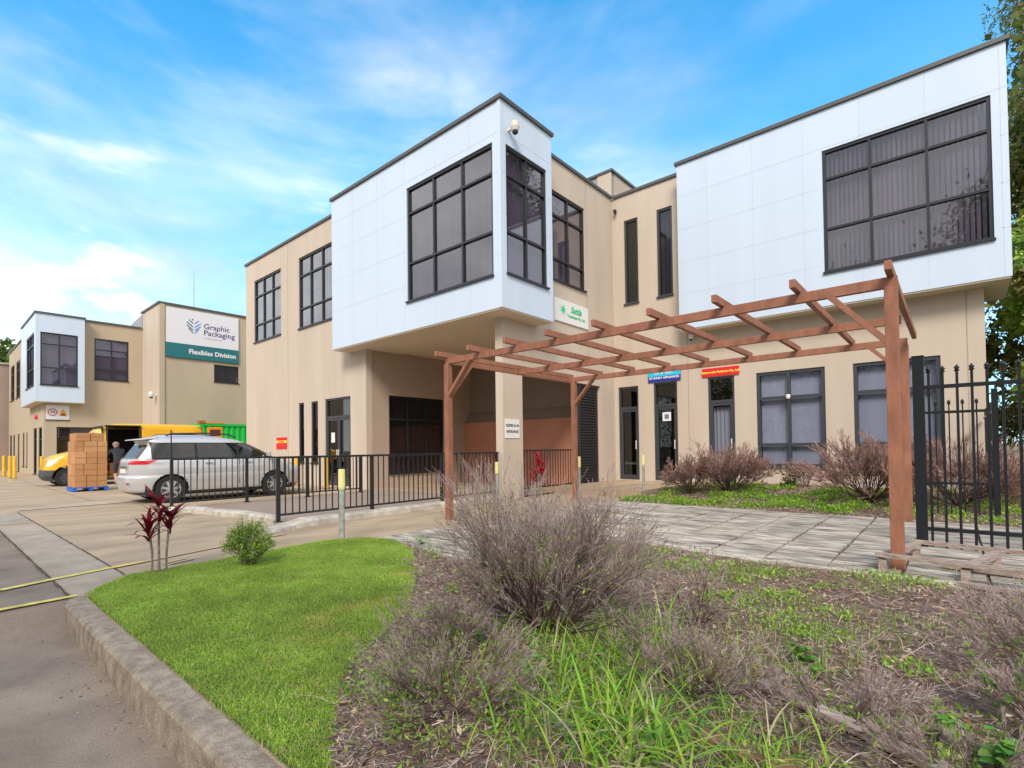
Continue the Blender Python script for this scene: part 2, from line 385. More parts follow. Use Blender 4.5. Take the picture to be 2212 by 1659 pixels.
jm = MB(); rnd = random.Random(3)
def crack(mb, p, q, w, z, seg=0.12, jit=0.004, m=CRACK):
    p = Vector((*p, z)); q = Vector((*q, z)); n = max(1, int((q - p).length / seg)); d = (q - p) / n; nn = Vector((-d.y, d.x, 0)).normalized()
    o0 = rnd.uniform(-jit, jit); w0 = w * rnd.uniform(.5, 1.3)
    for i in range(n):
        o1 = rnd.uniform(-jit, jit); w1 = w * rnd.uniform(.5, 1.4); a = p + d * i; b = p + d * (i + 1)
        mb.face([a + nn * (o0 - w0 / 2), b + nn * (o1 - w1 / 2), b + nn * (o1 + w1 / 2), a + nn * (o0 + w0 / 2)], m); o0, w0 = o1, w1
crack(jm, (-30, .81), (-5.40, .81), .022, .008); crack(jm, (-14.3, 1.30), (-5.85, 1.30), .018, .008)
for x in (-20, -26): crack(jm, (x, 1.3), (x, 8), .015, .006)
for a, b in (((-9.5, 1.3), (-9.6, 3.3)), ((-5.6, 3.5), (-5.9, 8.6)), ((-30, 2.9), (-16, 2.8)), ((-7.0, 6.2), (-12, 6.0)), ((-12, 5.0), (-8, 4.9))): crack(jm, a, b, .012, .006)
tag(jm.build('pavement_joints', recalc=False), kind='structure')
lm = MB()
def stripe(mb, pts, w, z, m):
    for (x0, y0), (x1, y1) in zip(pts, pts[1:]):
        d = Vector((x1 - x0, y1 - y0, 0)).normalized(); nn = Vector((-d.y, d.x, 0)) * w / 2
        mb.face([Vector((x0, y0, z)) - nn, Vector((x1, y1, z)) - nn, Vector((x1, y1, z)) + nn, Vector((x0, y0, z)) + nn], m)
stripe(lm, [(-6.05, -5), (-6.24, .46), (-6.37, .80), (-6.53, 1.30), (-6.60, 1.59)], .085, .012, YELLOW)
stripe(lm, [(-5.26, -5), (-5.47, .42), (-5.50, .86)], .075, .010, YELLOW)
stripe(lm, [(-6.60, 1.59), (-6.88, 2.49), (-7.14, 3.37)], .06, .012, YELLOW_O)
stripe(lm, [(-6.23, 1.72), (-6.33, 1.98)], .05, .012, YELLOW_O); stripe(lm, [(-6.32, 1.68), (-6.43, 1.93)], .04, .012, YELLOW_O)
stripe(lm, [(-14.68, 1.33), (-14.87, 3.5)], .16, .012, WHITE_O)
stripe(lm, [(-33.5, 2.7), (-29, 2.5)], .09, .012, YELLOW_O)
tag(lm.build('painted_lines', recalc=False), kind='structure')

# stains, tyre marks and oil spots
st_ = MB(); STN = mat('tyre_mark', (0.15, 0.12, 0.10), .8, col2=(.24, .19, .15), scale=14); OIL = mat('oil_stain', (0.07, 0.06, 0.055), .6, var=.3, scale=20); rst = random.Random(12)
for i in range(260):
    x = rst.uniform(-5.0, -1.5); y = .74 - abs(rst.gauss(0, .10)) if rst.random() < .7 else rst.uniform(-.6, .7); r0_ = rst.uniform(.003, .009)
    st_.face([(x + r0_ * math.cos(k * 2.1) * rst.uniform(.6, 1.4), y + r0_ * math.sin(k * 2.1) * rst.uniform(.6, 1.4), -.166) for k in range(3)], (KERBW, STN, OIL, GALV)[rst.randint(0, 3)])
tag(st_.build('road_stains', recalc=False), kind='structure')
# kerb of the garden
km = MB(); n = 110; kx = np.linspace(-5.40, 6.0, n); rk = random.Random(5); k = km.mi(KERB)
rows = []
for i, x in enumerate(kx):
    j = lambda s: rk.uniform(-s, s); h = .012 + j(.002); base = len(km.v)
    y0 = .775 - (0.028 if i > 0 else 0) + j(.002)
    for (yy, z) in ((y0 - .008, -.30), (y0 - .006 + j(.002), -.10), (y0 + j(.002), h - .024), (y0 + .014, h - .004 + j(.002)), (.81, h), (.885 + j(.006), h - .002), (.905, -.12)): km.v.append((x, yy, z))
    rows.append(base)
for A, B in zip(rows, rows[1:]):
    for q in range(6): km.f.append((A + q, B + q, B + q + 1, A + q + 1)); km.m.append(k)
km.f.append(tuple(rows[0] + q for q in range(7))); km.m.append(k)
kb = km.build('garden_kerb', smooth=False); tag(kb, kind='structure')

# soil bed and lawn polygons
LAWN = [(-5.32, .91), (-5.58, 1.0), (-5.90, 1.30), (-5.92, 1.46), (-5.95, 1.9), (-6.0, 2.66), (-6.06, 2.96), (-6.0, 3.50), (-5.75, 3.8), (-5.31, 3.88), (-4.65, 3.66), (-3.6, 2.86), (-2.95, 2.26), (-2.55, 1.62), (-2.3, 1.35), (-1.78, 1.01), (-1.5, .91)]
BED = [(-1.5, .89), (-1.78, 1.01), (-2.3, 1.35), (-2.55, 1.62), (-2.95, 2.26), (-3.6, 2.86), (-4.65, 3.66), (-5.31, 3.88), (-5.30, 5.5), (-5.32, 13.79), (6.5, 13.79), (6.5, .89)]
def inpoly(P, X, Y):
    c = np.zeros(X.shape, bool); n = len(P)
    for i in range(n):
        (x1, y1), (x2, y2) = P[i], P[(i + 1) % n]
        cond = ((y1 > Y) != (y2 > Y)); xi = (x2 - x1) * (Y - y1) / (y2 - y1 + 1e-12) + x1
        c ^= cond & (X < xi)
    return c
def zsoil(X, Y):
    z = 0.005 + 0.16 * smooth01((Y - 9.0) / 4.5) + 0.03 * vnoise(X, Y, .45, 1) + .012 * vnoise(X, Y, .12, 2)
    edge = smooth01((Y - .89) / .25)
    return z * (0.25 + .75 * edge)
def zlawn(X, Y):
    return 0.010 + (0.035 * vnoise(X, Y, .8, 4) + .01 * vnoise(X, Y, .2, 5)) * smooth01((Y - .89) / .3)
grid_sheet('lawn_ground', -6.1, -1.4, .90, 4.0, .04, zlawn, TURF, keep=lambda X, Y: inpoly(LAWN, X, Y))
grid_sheet('garden_soil', -5.4, 6.5, .90, 13.8, .06, zsoil, SOIL, keep=lambda X, Y: inpoly(BED, X, Y))
# far verge to the right of building
grid_sheet('verge_soil', .4, 14, 13.8, 40, .8, lambda X, Y: 0.15 + X * 0, SOIL)
# stone slab path (each row of slabs)
pm = MB(); rp = random.Random(8)
for r_, (ya, yb) in enumerate(((5.50, 6.58), (6.60, 7.70), (7.72, 8.56), (8.58, 9.42))):
    x = -5.35 + (0.0 if r_ % 2 == 0 else -.0)
    while x < 3.5:
        x1 = x + .555
        a, b, c, d = [rp.uniform(-.006, .006) for _ in range(4)]; zt = .052 + rp.uniform(-.004, .004)
        j = lambda: rp.uniform(-.009, .009)
        P = [(x + .012 + j(), ya + j() * .5), (x1 - .012 + j(), ya + j() * .5), (x1 - .012 + j(), yb + j() * .5), (x + .012 + j(), yb + j() * .5)]
        if not (r_ == 3 and x > 2.4): pm.hexa([(p[0], p[1], .0) for p in P] + [(p[0], p[1], zt + e) for p, e in zip(P, (a, b, c, d))], PAVE)
        x = x1
pth = pm.build('path', bevel=.004); tag(pth, kind='structure')
# path strip left: from big bush out to the lawn
pm = MB(); x = -5.6
for i in range(3): pm.hexa([(-5.62 + i * .62, 3.95 - i * .12, 0), (-5.02 + i * .62, 3.83 - i * .12, 0), (-4.95 + i * .62, 5.44, 0), (-5.55 + i * .62, 5.46, 0), (-5.62 + i * .62, 3.95 - i * .12, .048), (-5.02 + i * .62, 3.83 - i * .12, .05), (-4.95 + i * .62, 5.44, .047), (-5.55 + i * .62, 5.46, .05)], PAVE)
tag(pm.build('path_landing', bevel=.004), kind='structure')
# path edge board kerb
pm = MB(); rp = random.Random(9); x = -2.0
while x < 3.4:
    l = rp.uniform(.5, .9); pm.box(x, x + l - .012, 5.415 + rp.uniform(-.006, .006), 5.485, -.02, .05 + rp.uniform(-.006, .006), KERBW); x += l
tag(pm.build('path_edging', bevel=.006), kind='structure')
# apron in front of the doors
pm = MB(); pm.box(-7.75, -5.32, 10.6, 13.79, -.1, .17, CONC); tag(pm.build('door_apron'), kind='structure')

# ramp kerbs under the railings
def rough_kerb(name, pts, w, h, m, seg=.3, seed=1, taper=True):
    mb = MB(); rr = random.Random(seed); P = []
    for (a, b) in zip(pts, pts[1:]):
        n = max(1, int((Vector(b) - Vector(a)).length / seg))
        for i in range(n): P.append(Vector(a).lerp(Vector(b), i / n))
    P.append(Vector(pts[-1])); k = mb.mi(m); rows = []
    for i, p in enumerate(P):
        d = (P[min(i + 1, len(P) - 1)] - P[max(i - 1, 0)]).normalized(); nn = Vector((-d.y, d.x)); base = len(mb.v)
        t = 1.0
        if taper: t = min(1, .25 + i * .5)
        hh = h * t + rr.uniform(-.01, .01); ww = w * (1 + .12 * rr.uniform(-1, 1))
        for (o, z) in ((-.56, -.02), (-.5, hh * .7), (-.36, hh), (.36, hh), (.5, hh * .75), (.56, -.02)):
            q = p + nn * o * ww; mb.v.append((q.x, q.y, z))
        rows.append(base)
    for A, B in zip(rows, rows[1:]):
        for q in range(5): mb.f.append((A + q, B + q, B + q + 1, A + q + 1)); mb.m.append(k)
    for A in (rows[0], rows[-1]): mb.f.append(tuple(A + q for q in range(6))); mb.m.append(k)
    return tag(mb.build(name), kind='structure')
rough_kerb('ramp_kerb', [(-7.55, 3.25), (-7.72, 3.7), (-7.86, 4.6), (-7.95, 8.6)], .34, .11, KERBW, seed=2)
rough_kerb('drive_kerb', [(-12.45, 3.30), (-10.8, 3.62), (-9.3, 3.84), (-8.2, 3.80)], .22, .10, KERBW, seed=4)
pm = MB(); pm.face([(-12.2, 3.45, .035), (-8.0, 3.9, .035), (-8.0, 8.6, .05), (-12.2, 8.6, .05)], mat('ramp_concrete', (0.30, 0.235, 0.19), .85, var=.1, scale=1.0)); tag(pm.build('ramp', recalc=False), kind='structure')

# ================================================================ MAIN BUILDING
TOP = 8.70
bld = thing('office_building', (-7.75, 13.79, 0), 'large two storey beige office building with white projecting upper boxes and dark windows', 'building')
wl = MB()
A = MA(8.68)
LFh = [(-20.94, -18.65, 5.46, 7.92), (-17.29, -14.98, 5.42, 7.92), (-17.34, -16.96, .75, 2.83), (-16.47, -16.02, .75, 2.82), (-15.56, -14.05, .04, 2.84)]
wall(wl, A, -21.72, -13.20, 0, TOP, .2, LFh, BEIGE)
wall(wl, A, -13.20, -7.97, 4.22, TOP - .05, .2, [], BEIGE)
for zz0, zz1, uu in ((0, TOP, -18.11),): lbox(wl, A, uu - .012, uu + .012, 0, .003, zz0, zz1, JOINT)
B0 = MBx(-13.20)
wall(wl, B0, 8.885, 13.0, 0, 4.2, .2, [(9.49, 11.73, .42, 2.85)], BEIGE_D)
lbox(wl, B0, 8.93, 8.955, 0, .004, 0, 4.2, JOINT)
# side wall above / beside the undercroft
Bs = MBx(-7.75)
SH = [(9.38, 12.94, -.01, 2.93), (10.66, 12.22, 5.53, 7.88)]
wall(wl, Bs, 8.68, 13.79, 0, TOP, .22, SH, BEIGE)
lbox(wl, Bs, 12.30, 12.318, 0, .003, 2.95, TOP, JOINT)
# right wing wall
Rw = MA(13.79)
RH = [(-7.63, -6.98, .19, 2.95), (-6.50, -5.80, .19, 2.98), (-4.95, -4.27, .19, 2.98), (-3.74, -2.24, .62, 2.98), (-1.69, -.17, .62, 2.98), (-7.36, -6.91, 5.41, 7.93), (-6.32, -5.86, 5.42, 7.94)]
wall(wl, Rw, -7.75, .52, 0, TOP, .2, RH, BEIGE)
for uu in (-5.48, .25): lbox(wl, Rw, uu - .01, uu + .01, 0, .003, .0, 4.26, JOINT)
wall(wl, MBx(.52), 13.99, 34, 0, 4.26, .2, [], BEIGE)
# outer shell, rear and left
wl.box(-21.72, -21.52, 8.885, 34, 0, TOP, BEIGE); wl.box(-21.52, .52, 33.8, 34, 0, TOP, BEIGE); wl.box(.32, .52, 14.5, 33.8, 4.5, TOP, BEIGE)
wl.build('wall', bld)
# undercroft back wall and terracotta dado with sloping ledge
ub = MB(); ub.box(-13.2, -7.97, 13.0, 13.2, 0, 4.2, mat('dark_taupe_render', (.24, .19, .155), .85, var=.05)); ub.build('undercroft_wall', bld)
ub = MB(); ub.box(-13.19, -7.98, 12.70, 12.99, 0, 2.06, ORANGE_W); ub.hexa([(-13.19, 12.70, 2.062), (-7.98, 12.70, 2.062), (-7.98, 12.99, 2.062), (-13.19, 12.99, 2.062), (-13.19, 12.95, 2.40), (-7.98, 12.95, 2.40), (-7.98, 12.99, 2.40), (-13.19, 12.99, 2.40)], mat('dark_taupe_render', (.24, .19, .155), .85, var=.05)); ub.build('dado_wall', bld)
# roof
rf = MB(); rf.box(-21.5, -7.98, 8.9, 33.7, 8.35, 8.5, FLASH); rf.box(-7.979, .3, 14.0, 33.7, 8.35, 8.5, FLASH); rf.build('roof', bld)
# ceiling over the undercroft (upper floor slab)
rf = MB(); rf.box(-13.2, -7.98, 8.885, 13.79, 4.205, 4.33, SOFFIT); rf.build('soffit', bld)
# white boxes
W1 = MB(); WA = MA(8.14); z0, z1 = 4.20, TOP + .01
w1h = [(-10.50, -7.49, 4.93, 7.86)]
wall(W1, WA, -14.14, -7.24, z0, z1, .1, w1h, PANEL)
WB = MBx(-7.24); wall(W1, WB, 8.245, 9.98, z0, z1, .1, [(8.30, 9.77, 4.96, 7.80)], PANEL)
W1.box(-14.14, -14.06, 8.245, 8.675, z0, z1, PANEL); W1.box(-7.745, -7.345, 9.90, 9.98, z0, z1, PANEL)
for z in (5.35, 6.25, 7.15, 8.02):
    for (a, b) in ((-14.14, -10.56), (-7.43, -7.24)) if 4.9 < z < 7.9 else ((-14.14, -7.24),): lbox(W1, WA, a, b, 0, .002, z - .006, z + .006, PJOINT)
    for (a, b) in ((8.14, 8.28), (9.80, 9.98)) if 4.9 < z < 7.9 else ((8.14, 9.98),): lbox(W1, WB, a, b, 0, .002, z - .006, z + .006, PJOINT)
for x in (-13.0, -11.8, -10.6, -9.4, -8.2):
    if x > -10.55:
        lbox(W1, WA, x - .006, x + .006, 0, .002, z0, 4.88, PJOINT); lbox(W1, WA, x - .006, x + .006, 0, .002, 7.9, z1, PJOINT)
    else: lbox(W1, WA, x - .006, x + .006, 0, .002, z0, z1, PJOINT)
lbox(W1, WA, -7.33, -7.24, .002, .012, z0, z1, PANEL)
W1.build('cladding', bld)
sf = MB(); sf.box(-14.12, -7.26, 8.16, 9.96, 4.17, 4.203, SOFFIT); sf.build('soffit', bld)
W2 = MB(); VA = MA(13.30); zb = 4.27
wall(W2, VA, -5.50, .90, zb, z1, .1, [(-2.12, .67, 5.02, 7.79)], PANEL)
W2.box(-5.50, -5.42, 13.405, 13.785, zb, z1, PANEL); W2.box(.80, .90, 13.405, 15.3, zb, z1, PANEL); W2.box(.53, .80, 15.2, 15.3, zb, z1, PANEL)
for z in (5.20, 6.05, 6.95, 7.85):
    for (a, b) in ((-5.5, -2.2), (.75, .90)) if 5.0 < z < 7.7 else ((-5.5, .90),): lbox(W2, VA, a, b, 0, .002, z - .006, z + .006, PJOINT)
for x in (-4.7, -3.6, -2.5, -1.4, -.3, .8):
    if -2.2 < x < .7:
        lbox(W2, VA, x - .006, x + .006, 0, .002, zb, 4.96, PJOINT); lbox(W2, VA, x - .006, x + .006, 0, .002, 7.84, z1, PJOINT)
    else: lbox(W2, VA, x - .006, x + .006, 0, .002, zb, z1, PJOINT)
W2.build('cladding', bld)
sf = MB(); sf.box(-5.48, .88, 13.32, 13.79, zb - .03, zb + .003, SOFFIT); sf.box(.52, .88, 13.79, 15.28, zb - .03, zb + .003, SOFFIT); sf.build('soffit', bld)
# parapet flashings
fl = MB()
def cap(x0, x1, y0, y1, z): fl.box(x0, x1, y0, y1, z + .003, z + .085, FLASH)
cap(-21.77, -14.16, 8.63, 8.93, TOP); cap(-14.19, -7.19, 8.09, 8.29, TOP + .012); cap(-7.39, -7.19, 8.295, 10.03, TOP + .012)
cap(-8.0, -7.70, 10.04, 13.74, TOP); cap(-7.695, -5.56, 13.74, 14.04, TOP); cap(-5.55, .95, 13.25, 13.45, TOP + .012); cap(.75, .95, 13.455, 34, TOP + .012); cap(-21.77, -21.47, 8.935, 34, TOP)
fl.build('parapet_flashing', bld)
# roof plant room
tw = MB(); tw.box(-16, -10.13, 18.0, 18.2, 8.5, 12.15, mat('grey_metal_cladding', (.27, .28, .28), .5, var=.06, scale=3, stretch=(6, 6, .1)))
tw.box(-10.75, -10.11, 17.97, 18.0, 8.5, 12.15, BEIGE); tw.box(-10.31, -10.11, 18.2, 24, 8.5, 12.15, BEIGE); tw.box(-16, -15.8, 18.2, 24, 8.5, 12.15, BEIGE)
tw.box(-16.05, -10.05, 17.93, 24, 12.153, 12.25, FLASH); tw.build('plant_room', bld)
# windows
T3 = (1 / 3, 2 / 3)
window(bld, A, *LFh[0], T3, (.28, .74), glass=GLASS_R, blind=BLINDW, slat=.1)
window(bld, A, *LFh[1], T3, (.28, .74), glass=GLASS_R, blind=BLINDW, slat=.1)
window(bld, A, *LFh[2], (), (), blind=None, glass=GLASS_D); window(bld, A, *LFh[3], (), (), blind=None, glass=GLASS_D)
window(bld, WA, *w1h[0], T3, (.335, .775), blind=BLIND, slat=.085, amp=.022, cover=.93)
window(bld, WB, 8.30, 9.77, 4.96, 7.80, (.5,), (.335, .775), blind=BLIND, slat=.085, amp=.018, cover=.93)
window(bld, Bs, *SH[1], (.5,), (.25, .74), blind=BLIND, amp=.012)
window(bld, B0, 9.49, 11.73, .42, 2.85, T3, (.22, .70), blind=BLINDG, amp=.03, glass=GLASS_D)
window(bld, VA, -2.12, .67, 5.02, 7.79, (.315, .655), (.355, .765), blind=BLINDW, slat=.085, amp=.02, cover=.66)
window(bld, Rw, *RH[3], (.485,), (.235, .725), blind=BLIND2, glass=GLASS_L, fr=FRAME2, amp=.008, fw=.075)
window(bld, Rw, *RH[4], (.5,), (.235, .725), blind=BLIND2, glass=GLASS_L, fr=FRAME2, amp=.008, fw=.075)
window(bld, Rw, *RH[5], (), (), blind=BLINDG, glass=GLASS_D, fr=FRAME2); window(bld, Rw, *RH[6], (), (), blind=BLIND, glass=GLASS_D, fr=FRAME2)
# glazed doors with fanlight
def gdoor(M, u0, u1, z0, z1, leaf, curtain=None, lg=None, twin=False, handle_right=True):
    mb = MB(); fw = .055; d0, d1 = -.12, -.03; zt = z0 + leaf; fr = FRAME2
    lbox(mb, M, u0, u0 + fw, d0, d1, z0, z1, fr); lbox(mb, M, u1 - fw, u1, d0, d1, z0, z1, fr)
    lbox(mb, M, u0 + fw, u1 - fw, d0, d1, z1 - fw, z1, fr); lbox(mb, M, u0 + fw, u1 - fw, d0, d1, zt, zt + .08, fr); lbox(mb, M, u0 + fw, u1 - fw, d0, d1, z0, z0 + .02, fr)
    dr = mb.build('door', bld)
    pm = MB(); pm.face([M(u0 + .03, -.09, zt + .04), M(u1 - .03, -.09, zt + .04), M(u1 - .03, -.09, z1 - .03), M(u0 + .03, -.09, z1 - .03)], GLASS_D); pm.build('fanlight', dr, recalc=False)
    leaves = [(u0 + fw, u1 - fw)] if not twin else [(u0 + fw, (u0 + u1) / 2 - .005), ((u0 + u1) / 2 + .005, u1 - fw)]
    for i, (a, b) in enumerate(leaves):
        lf = MB(); s_ = .06
        lbox(lf, M, a, a + s_, d0 + .01, d1 - .01, z0 + .02, zt, fr); lbox(lf, M, b - s_, b, d0 + .01, d1 - .01, z0 + .02, zt, fr)
        lbox(lf, M, a + s_, b - s_, d0 + .01, d1 - .01, zt - .07, zt, fr); lbox(lf, M, a + s_, b - s_, d0 + .01, d1 - .01, z0 + .02, z0 + .14, fr)
        lf.face([M(a + .04, -.08, z0 + .1), M(b - .04, -.08, z0 + .1), M(b - .04, -.08, zt - .04), M(a + .04, -.08, zt - .04)], lg or GLASS_D)
        lf.build('door_leaf', dr, recalc=False)
        h = MB(); hu = (b - .04) if (handle_right and not twin) or (twin and i == 0) else (a + .04)
        h.bar(M(hu, .0, z0 + .9), M(hu, .0, z0 + 1.15), .02, .02, WHITE); h.bar(M(hu, -.05, z0 + .92), M(hu, .0, z0 + .92), .015, .015, WHITE); h.bar(M(hu, -.05, z0 + 1.13), M(hu, .0, z0 + 1.13), .015, .015, WHITE); h.build('handle', dr)
    if curtain:
        c = MB(); n = 26; a, b = u0 + fw, u1 - fw
        for i in range(n):
            ua, ub_ = a + (b - a) * i / n, a + (b - a) * (i + 1) / n
            da, db = -.17 + .022 * math.sin(i * 1.35), -.17 + .022 * math.sin((i + 1) * 1.35)
            c.face([M(ua, da, z0 + .05), M(ub_, db, z0 + .05), M(ub_, db, zt - .1), M(ua, da, zt - .1)], curtain)
        c.build('curtain', dr, recalc=False)
    return dr
gdoor(A, *LFh[4], 2.15, twin=True); gdoor(Rw, *RH[0], 2.08); gdoor(Rw, *RH[1], 2.10); gdoor(Rw, *RH[2], 2.10, curtain=mat('grey_curtain', (.42, .43, .46), .8), lg=GLASS_L)
# roller shutter beside the inner corner
sh = MB(); z = .03
while z < 2.9: lbox(sh, Bs, 11.92, 12.93, -.12, -.09, z, z + .05, FRAME); lbox(sh, Bs, 11.92, 12.93, -.14, -.12, z + .05, z + .078, DARK); z += .078
lbox(sh, Bs, 11.86, 11.92, -.2, -.04, 0, 2.92, FRAME); sh.build('roller_shutter', bld)
# near-black backing sheets: gloom of the rooms behind the glass put into colour
it = MB(); it.box(-21.4, -13.5, 12.0, 12.1, 0, 4.1, DARK); it.build('gloom_backing', bld); it = MB(); it.box(-7.7, .3, 16.5, 16.6, 0, 4.1, DARK); it.box(-7.5, .3, 14.1, 16.5, .1, .16, DARK)
it.build('gloom_backing', bld)

# ================================================================ DISTANT BUILDING
fb = thing('warehouse', (-36, 8.57, 0), 'distant beige two storey warehouse with small pale blue box window and taller sign block', 'building')
F = MBx(-36); fw_ = MB(); FT = 8.42
Fh = [(6.33, 7.89, 5.26, 7.56), (4.76, 7.4, .9, 2.59)]
wall(fw_, F, 4.26, 8.57, 0, FT, .2, Fh, BEIGE_F)
FA = MA(4.26); FAh = [(-51.0, -48.8, 4.9, 7.35), (-47.9, -45.8, 4.9, 7.35), (-51.4, -50.2, 0.02, 2.5), (-49.4, -48.4, 0.02, 2.5), (-46.9, -46.0, 0.02, 2.5), (-44.4, -43.6, .4, 2.5), (-42.8, -42.2, .4, 2.5), (-39.75, -38.5, 0.02, 2.62), (-37.85, -36.65, 0.02, 2.6)]
wall(fw_, FA, -52, -36.2, 0, FT, .2, FAh, BEIGE_F)
G_ = MBx(-32.8); Gh = [(11.30, 12.66, 5.27, 6.29)]
wall(fw_, G_, 8.57, 22, 0, 9.36, .2, Gh, BEIGE_F); wall(fw_, MA(8.57), -36, -33.0, 0, 9.36, .2, [], BEIGE)
lbox(fw_, G_, 8.57, 8.80, 0, .06, 0, 9.36, BEIGE_F)
fw_.build('wall', fb)
c_ = MB()
c_.box(-52.1, -41.05, 4.2, 4.5, FT + .003, FT + .1, FLASH); c_.build('parapet_flashing', fb); c_ = MB(); c_.box(-36.25, -35.93, 5.88, 8.5, FT + .003, FT + .1, FLASH); c_.build('parapet_flashing', fb); c_ = MB(); c_.box(-36.2, -32.72, 8.5, 8.7, 9.363, 9.46, FLASH); c_.box(-32.95, -32.72, 8.7, 22, 9.363, 9.46, FLASH); c_.build('parapet_flashing', fb)
c_ = MB(); c_.box(-52, -36.25, 4.5, 30, 8.2, 8.35, FLASH); c_.box(-52, -33, 8.8, 30, 9.2, 9.3, FLASH)
c_.hexa([(-46, 8.55, 8.4), (-36.05, 8.55, 8.4), (-36.05, 9.5, 8.4), (-46, 9.5, 8.4), (-46, 8.55, 8.42), (-36.05, 8.55, 9.3), (-36.05, 9.5, 9.3), (-46, 9.5, 8.42)], mat('roof_metal', (.30, .30, .31), .5)); c_.build('roof', fb)
cl_ = MB(); CA = MA(3.86); CB = MBx(-35.5)
wall(cl_, CA, -41.0, -35.5, 3.88, 8.42, .1, [(-38.9, -35.95, 4.72, 7.5)], PANEL)
wall(cl_, CB, 3.965, 5.83, 3.88, 8.42, .1, [(4.05, 5.55, 4.74, 7.48)], PANEL)
cl_.box(-35.99, -35.61, 5.75, 5.83, 3.88, 8.42, PANEL); cl_.box(-41, -40.9, 3.965, 4.255, 3.88, 8.42, PANEL); cl_.box(-40.9, -35.45, 3.81, 4.25, 8.423, 8.52, FLASH); cl_.box(-36.0, -35.45, 4.25, 5.88, 8.423, 8.52, FLASH)
cl_.build('cladding', fb)
sf = MB(); sf.box(-40.98, -35.52, 3.88, 4.26, 3.85, 3.883, SOFFIT); sf.box(-35.99, -35.52, 4.26, 5.81, 3.85, 3.883, SOFFIT); sf.build('soffit', fb)
window(fb, CB, 4.05, 5.55, 4.74, 7.48, (.5,), (.335, .78), blind=BLIND, amp=.01); window(fb, CA, -38.9, -35.95, 4.72, 7.5, T3, (.335, .78), blind=BLIND, amp=.01)
window(fb, F, *Fh[0], (.5,), (.26, .73), blind=BLIND, amp=.01); window(fb, F, *Fh[1], (.33, .66), (.6,), blind=BLINDG, amp=.02)
window(fb, G_, *Gh[0], (.5,), (), blind=BLINDG, amp=.01)
for q in FAh[:2]: window(fb, FA, *q, T3, (.3, .75), blind=None, glass=GLASS_D, fw=.08)
for i, q in enumerate(FAh[2:]): window(fb, FA, *q, (), (.75,), blind=None if i in (0, 1, 2, 5, 6) else BLINDW, glass=GLASS_D, fw=.08, name='door' if i in (0, 1, 2, 5, 6) else 'window')
it = MB(); it.box(-51, -36.4, 8, 8.1, 0, 8, DARK); it.build('gloom_backing', fb)  # near-black sheet painting the unlit room behind the distant windows
ob = thing('office_block', (-52.5, 0, 0), 'plain brown rendered block at the far left end of the yard', 'building')
m_ = MB(); m_.box(-62, -52.5, -14, 9, 0, 7.75, TAUPE_F); m_.build('wall', ob)
m_ = MB(); m_.box(-62.1, -52.4, -14.1, 9.1, 7.753, 7.87, mat('pale_capping', (.5, .45, .4), .6)); m_.build('parapet_flashing', ob)
m_ = MB(); m_.box(-52.48, -52.40, -6, 3.4, .02, 2.3, mat('dark_green_door', (.02, .035, .03), .6)); m_.build('roller_door', ob)
# ================================================================ SIGNS
def sign_board(name, loc, label, cat, M, u0, u1, z0, z1, m, th=.03, off=.004):
    t = thing(name, loc, label, cat); mb = MB(); lbox(mb, M, u0, u1, off, off + th, z0, z1, m); mb.build('board', t); return t
def TM(M, u, d, z, su=1.0): return lambda c: M(u + c.x * su, d + c.z, z + c.y)
def shape(name, parent, M, d, polys, m, th=.006):
    mb = MB()
    for P in polys:
        n = len(P); b = len(mb.v)
        mb.v += [M(u_, d, z_) for u_, z_ in P] + [M(u_, d + th, z_) for u_, z_ in P]; k = mb.mi(m)
        mb.f.append(tuple(range(b, b + n))); mb.m.append(k); mb.f.append(tuple(range(b + n, b + 2 * n))); mb.m.append(k)
        for i in range(n): mb.f.append((b + i, b + (i + 1) % n, b + n + (i + 1) % n, b + n + i)); mb.m.append(k)
    return mb.build(name, parent)
bb = sign_board('billboard', (-32.8, 10.7, 6.4), 'large white and teal billboard with leaf logo high on the distant wall', 'billboard', G_, 8.86, 12.63, 7.27, 9.22, SIGNW, .08)
m_ = MB(); lbox(m_, G_, 8.86, 12.63, .01, .095, 6.47, 7.268, TEAL); m_.build('lower_panel', bb)
text_mesh('lettering', 'Graphic', .44, PURP, bb, TM(G_, 10.72, .088, 8.42), align='LEFT', bold=.004)
text_mesh('lettering', 'Packaging', .44, PURP, bb, TM(G_, 10.72, .088, 8.05), align='LEFT', bold=.004)
text_mesh('lettering', 'INTERNATIONAL', .12, LGREYP, bb, TM(G_, 10.75, .088, 7.74), align='LEFT')
text_mesh('lettering', 'Flexibles Division', .36, SIGNW, bb, TM(G_, 11.22, .1, 6.86), bold=.012)
cxl, czl = 10.22, 8.33
def stroke(u0_, z0_, u1_, z1_, w=.055):
    dx, dz = u1_ - u0_, z1_ - z0_; l = math.hypot(dx, dz); nx, nz = -dz / l * w / 2, dx / l * w / 2
    return [(u0_ + nx, z0_ + nz), (u1_ + nx, z1_ + nz), (u1_ - nx, z1_ - nz), (u0_ - nx, z0_ - nz)]
shape('logo', bb, G_, .086, [stroke(cxl - .36 + max(0, i - 2) * .0 + (0.10 if i == 0 else 0), czl - .12 + i * .17, cxl - .04, czl - .38 + i * .17) for i in range(3)] + [stroke(cxl - .24, czl + .36, cxl - .04, czl + .16), stroke(cxl - .08, czl + .42, cxl - .04, czl + .34)], DTEAL)
shape('logo', bb, G_, .086, [stroke(cxl + .36 - (0.10 if i == 0 else 0), czl - .12 + i * .17, cxl + .04, czl - .38 + i * .17) for i in range(3)] + [stroke(cxl + .24, czl + .36, cxl + .05, czl + .16)], LBLUE)
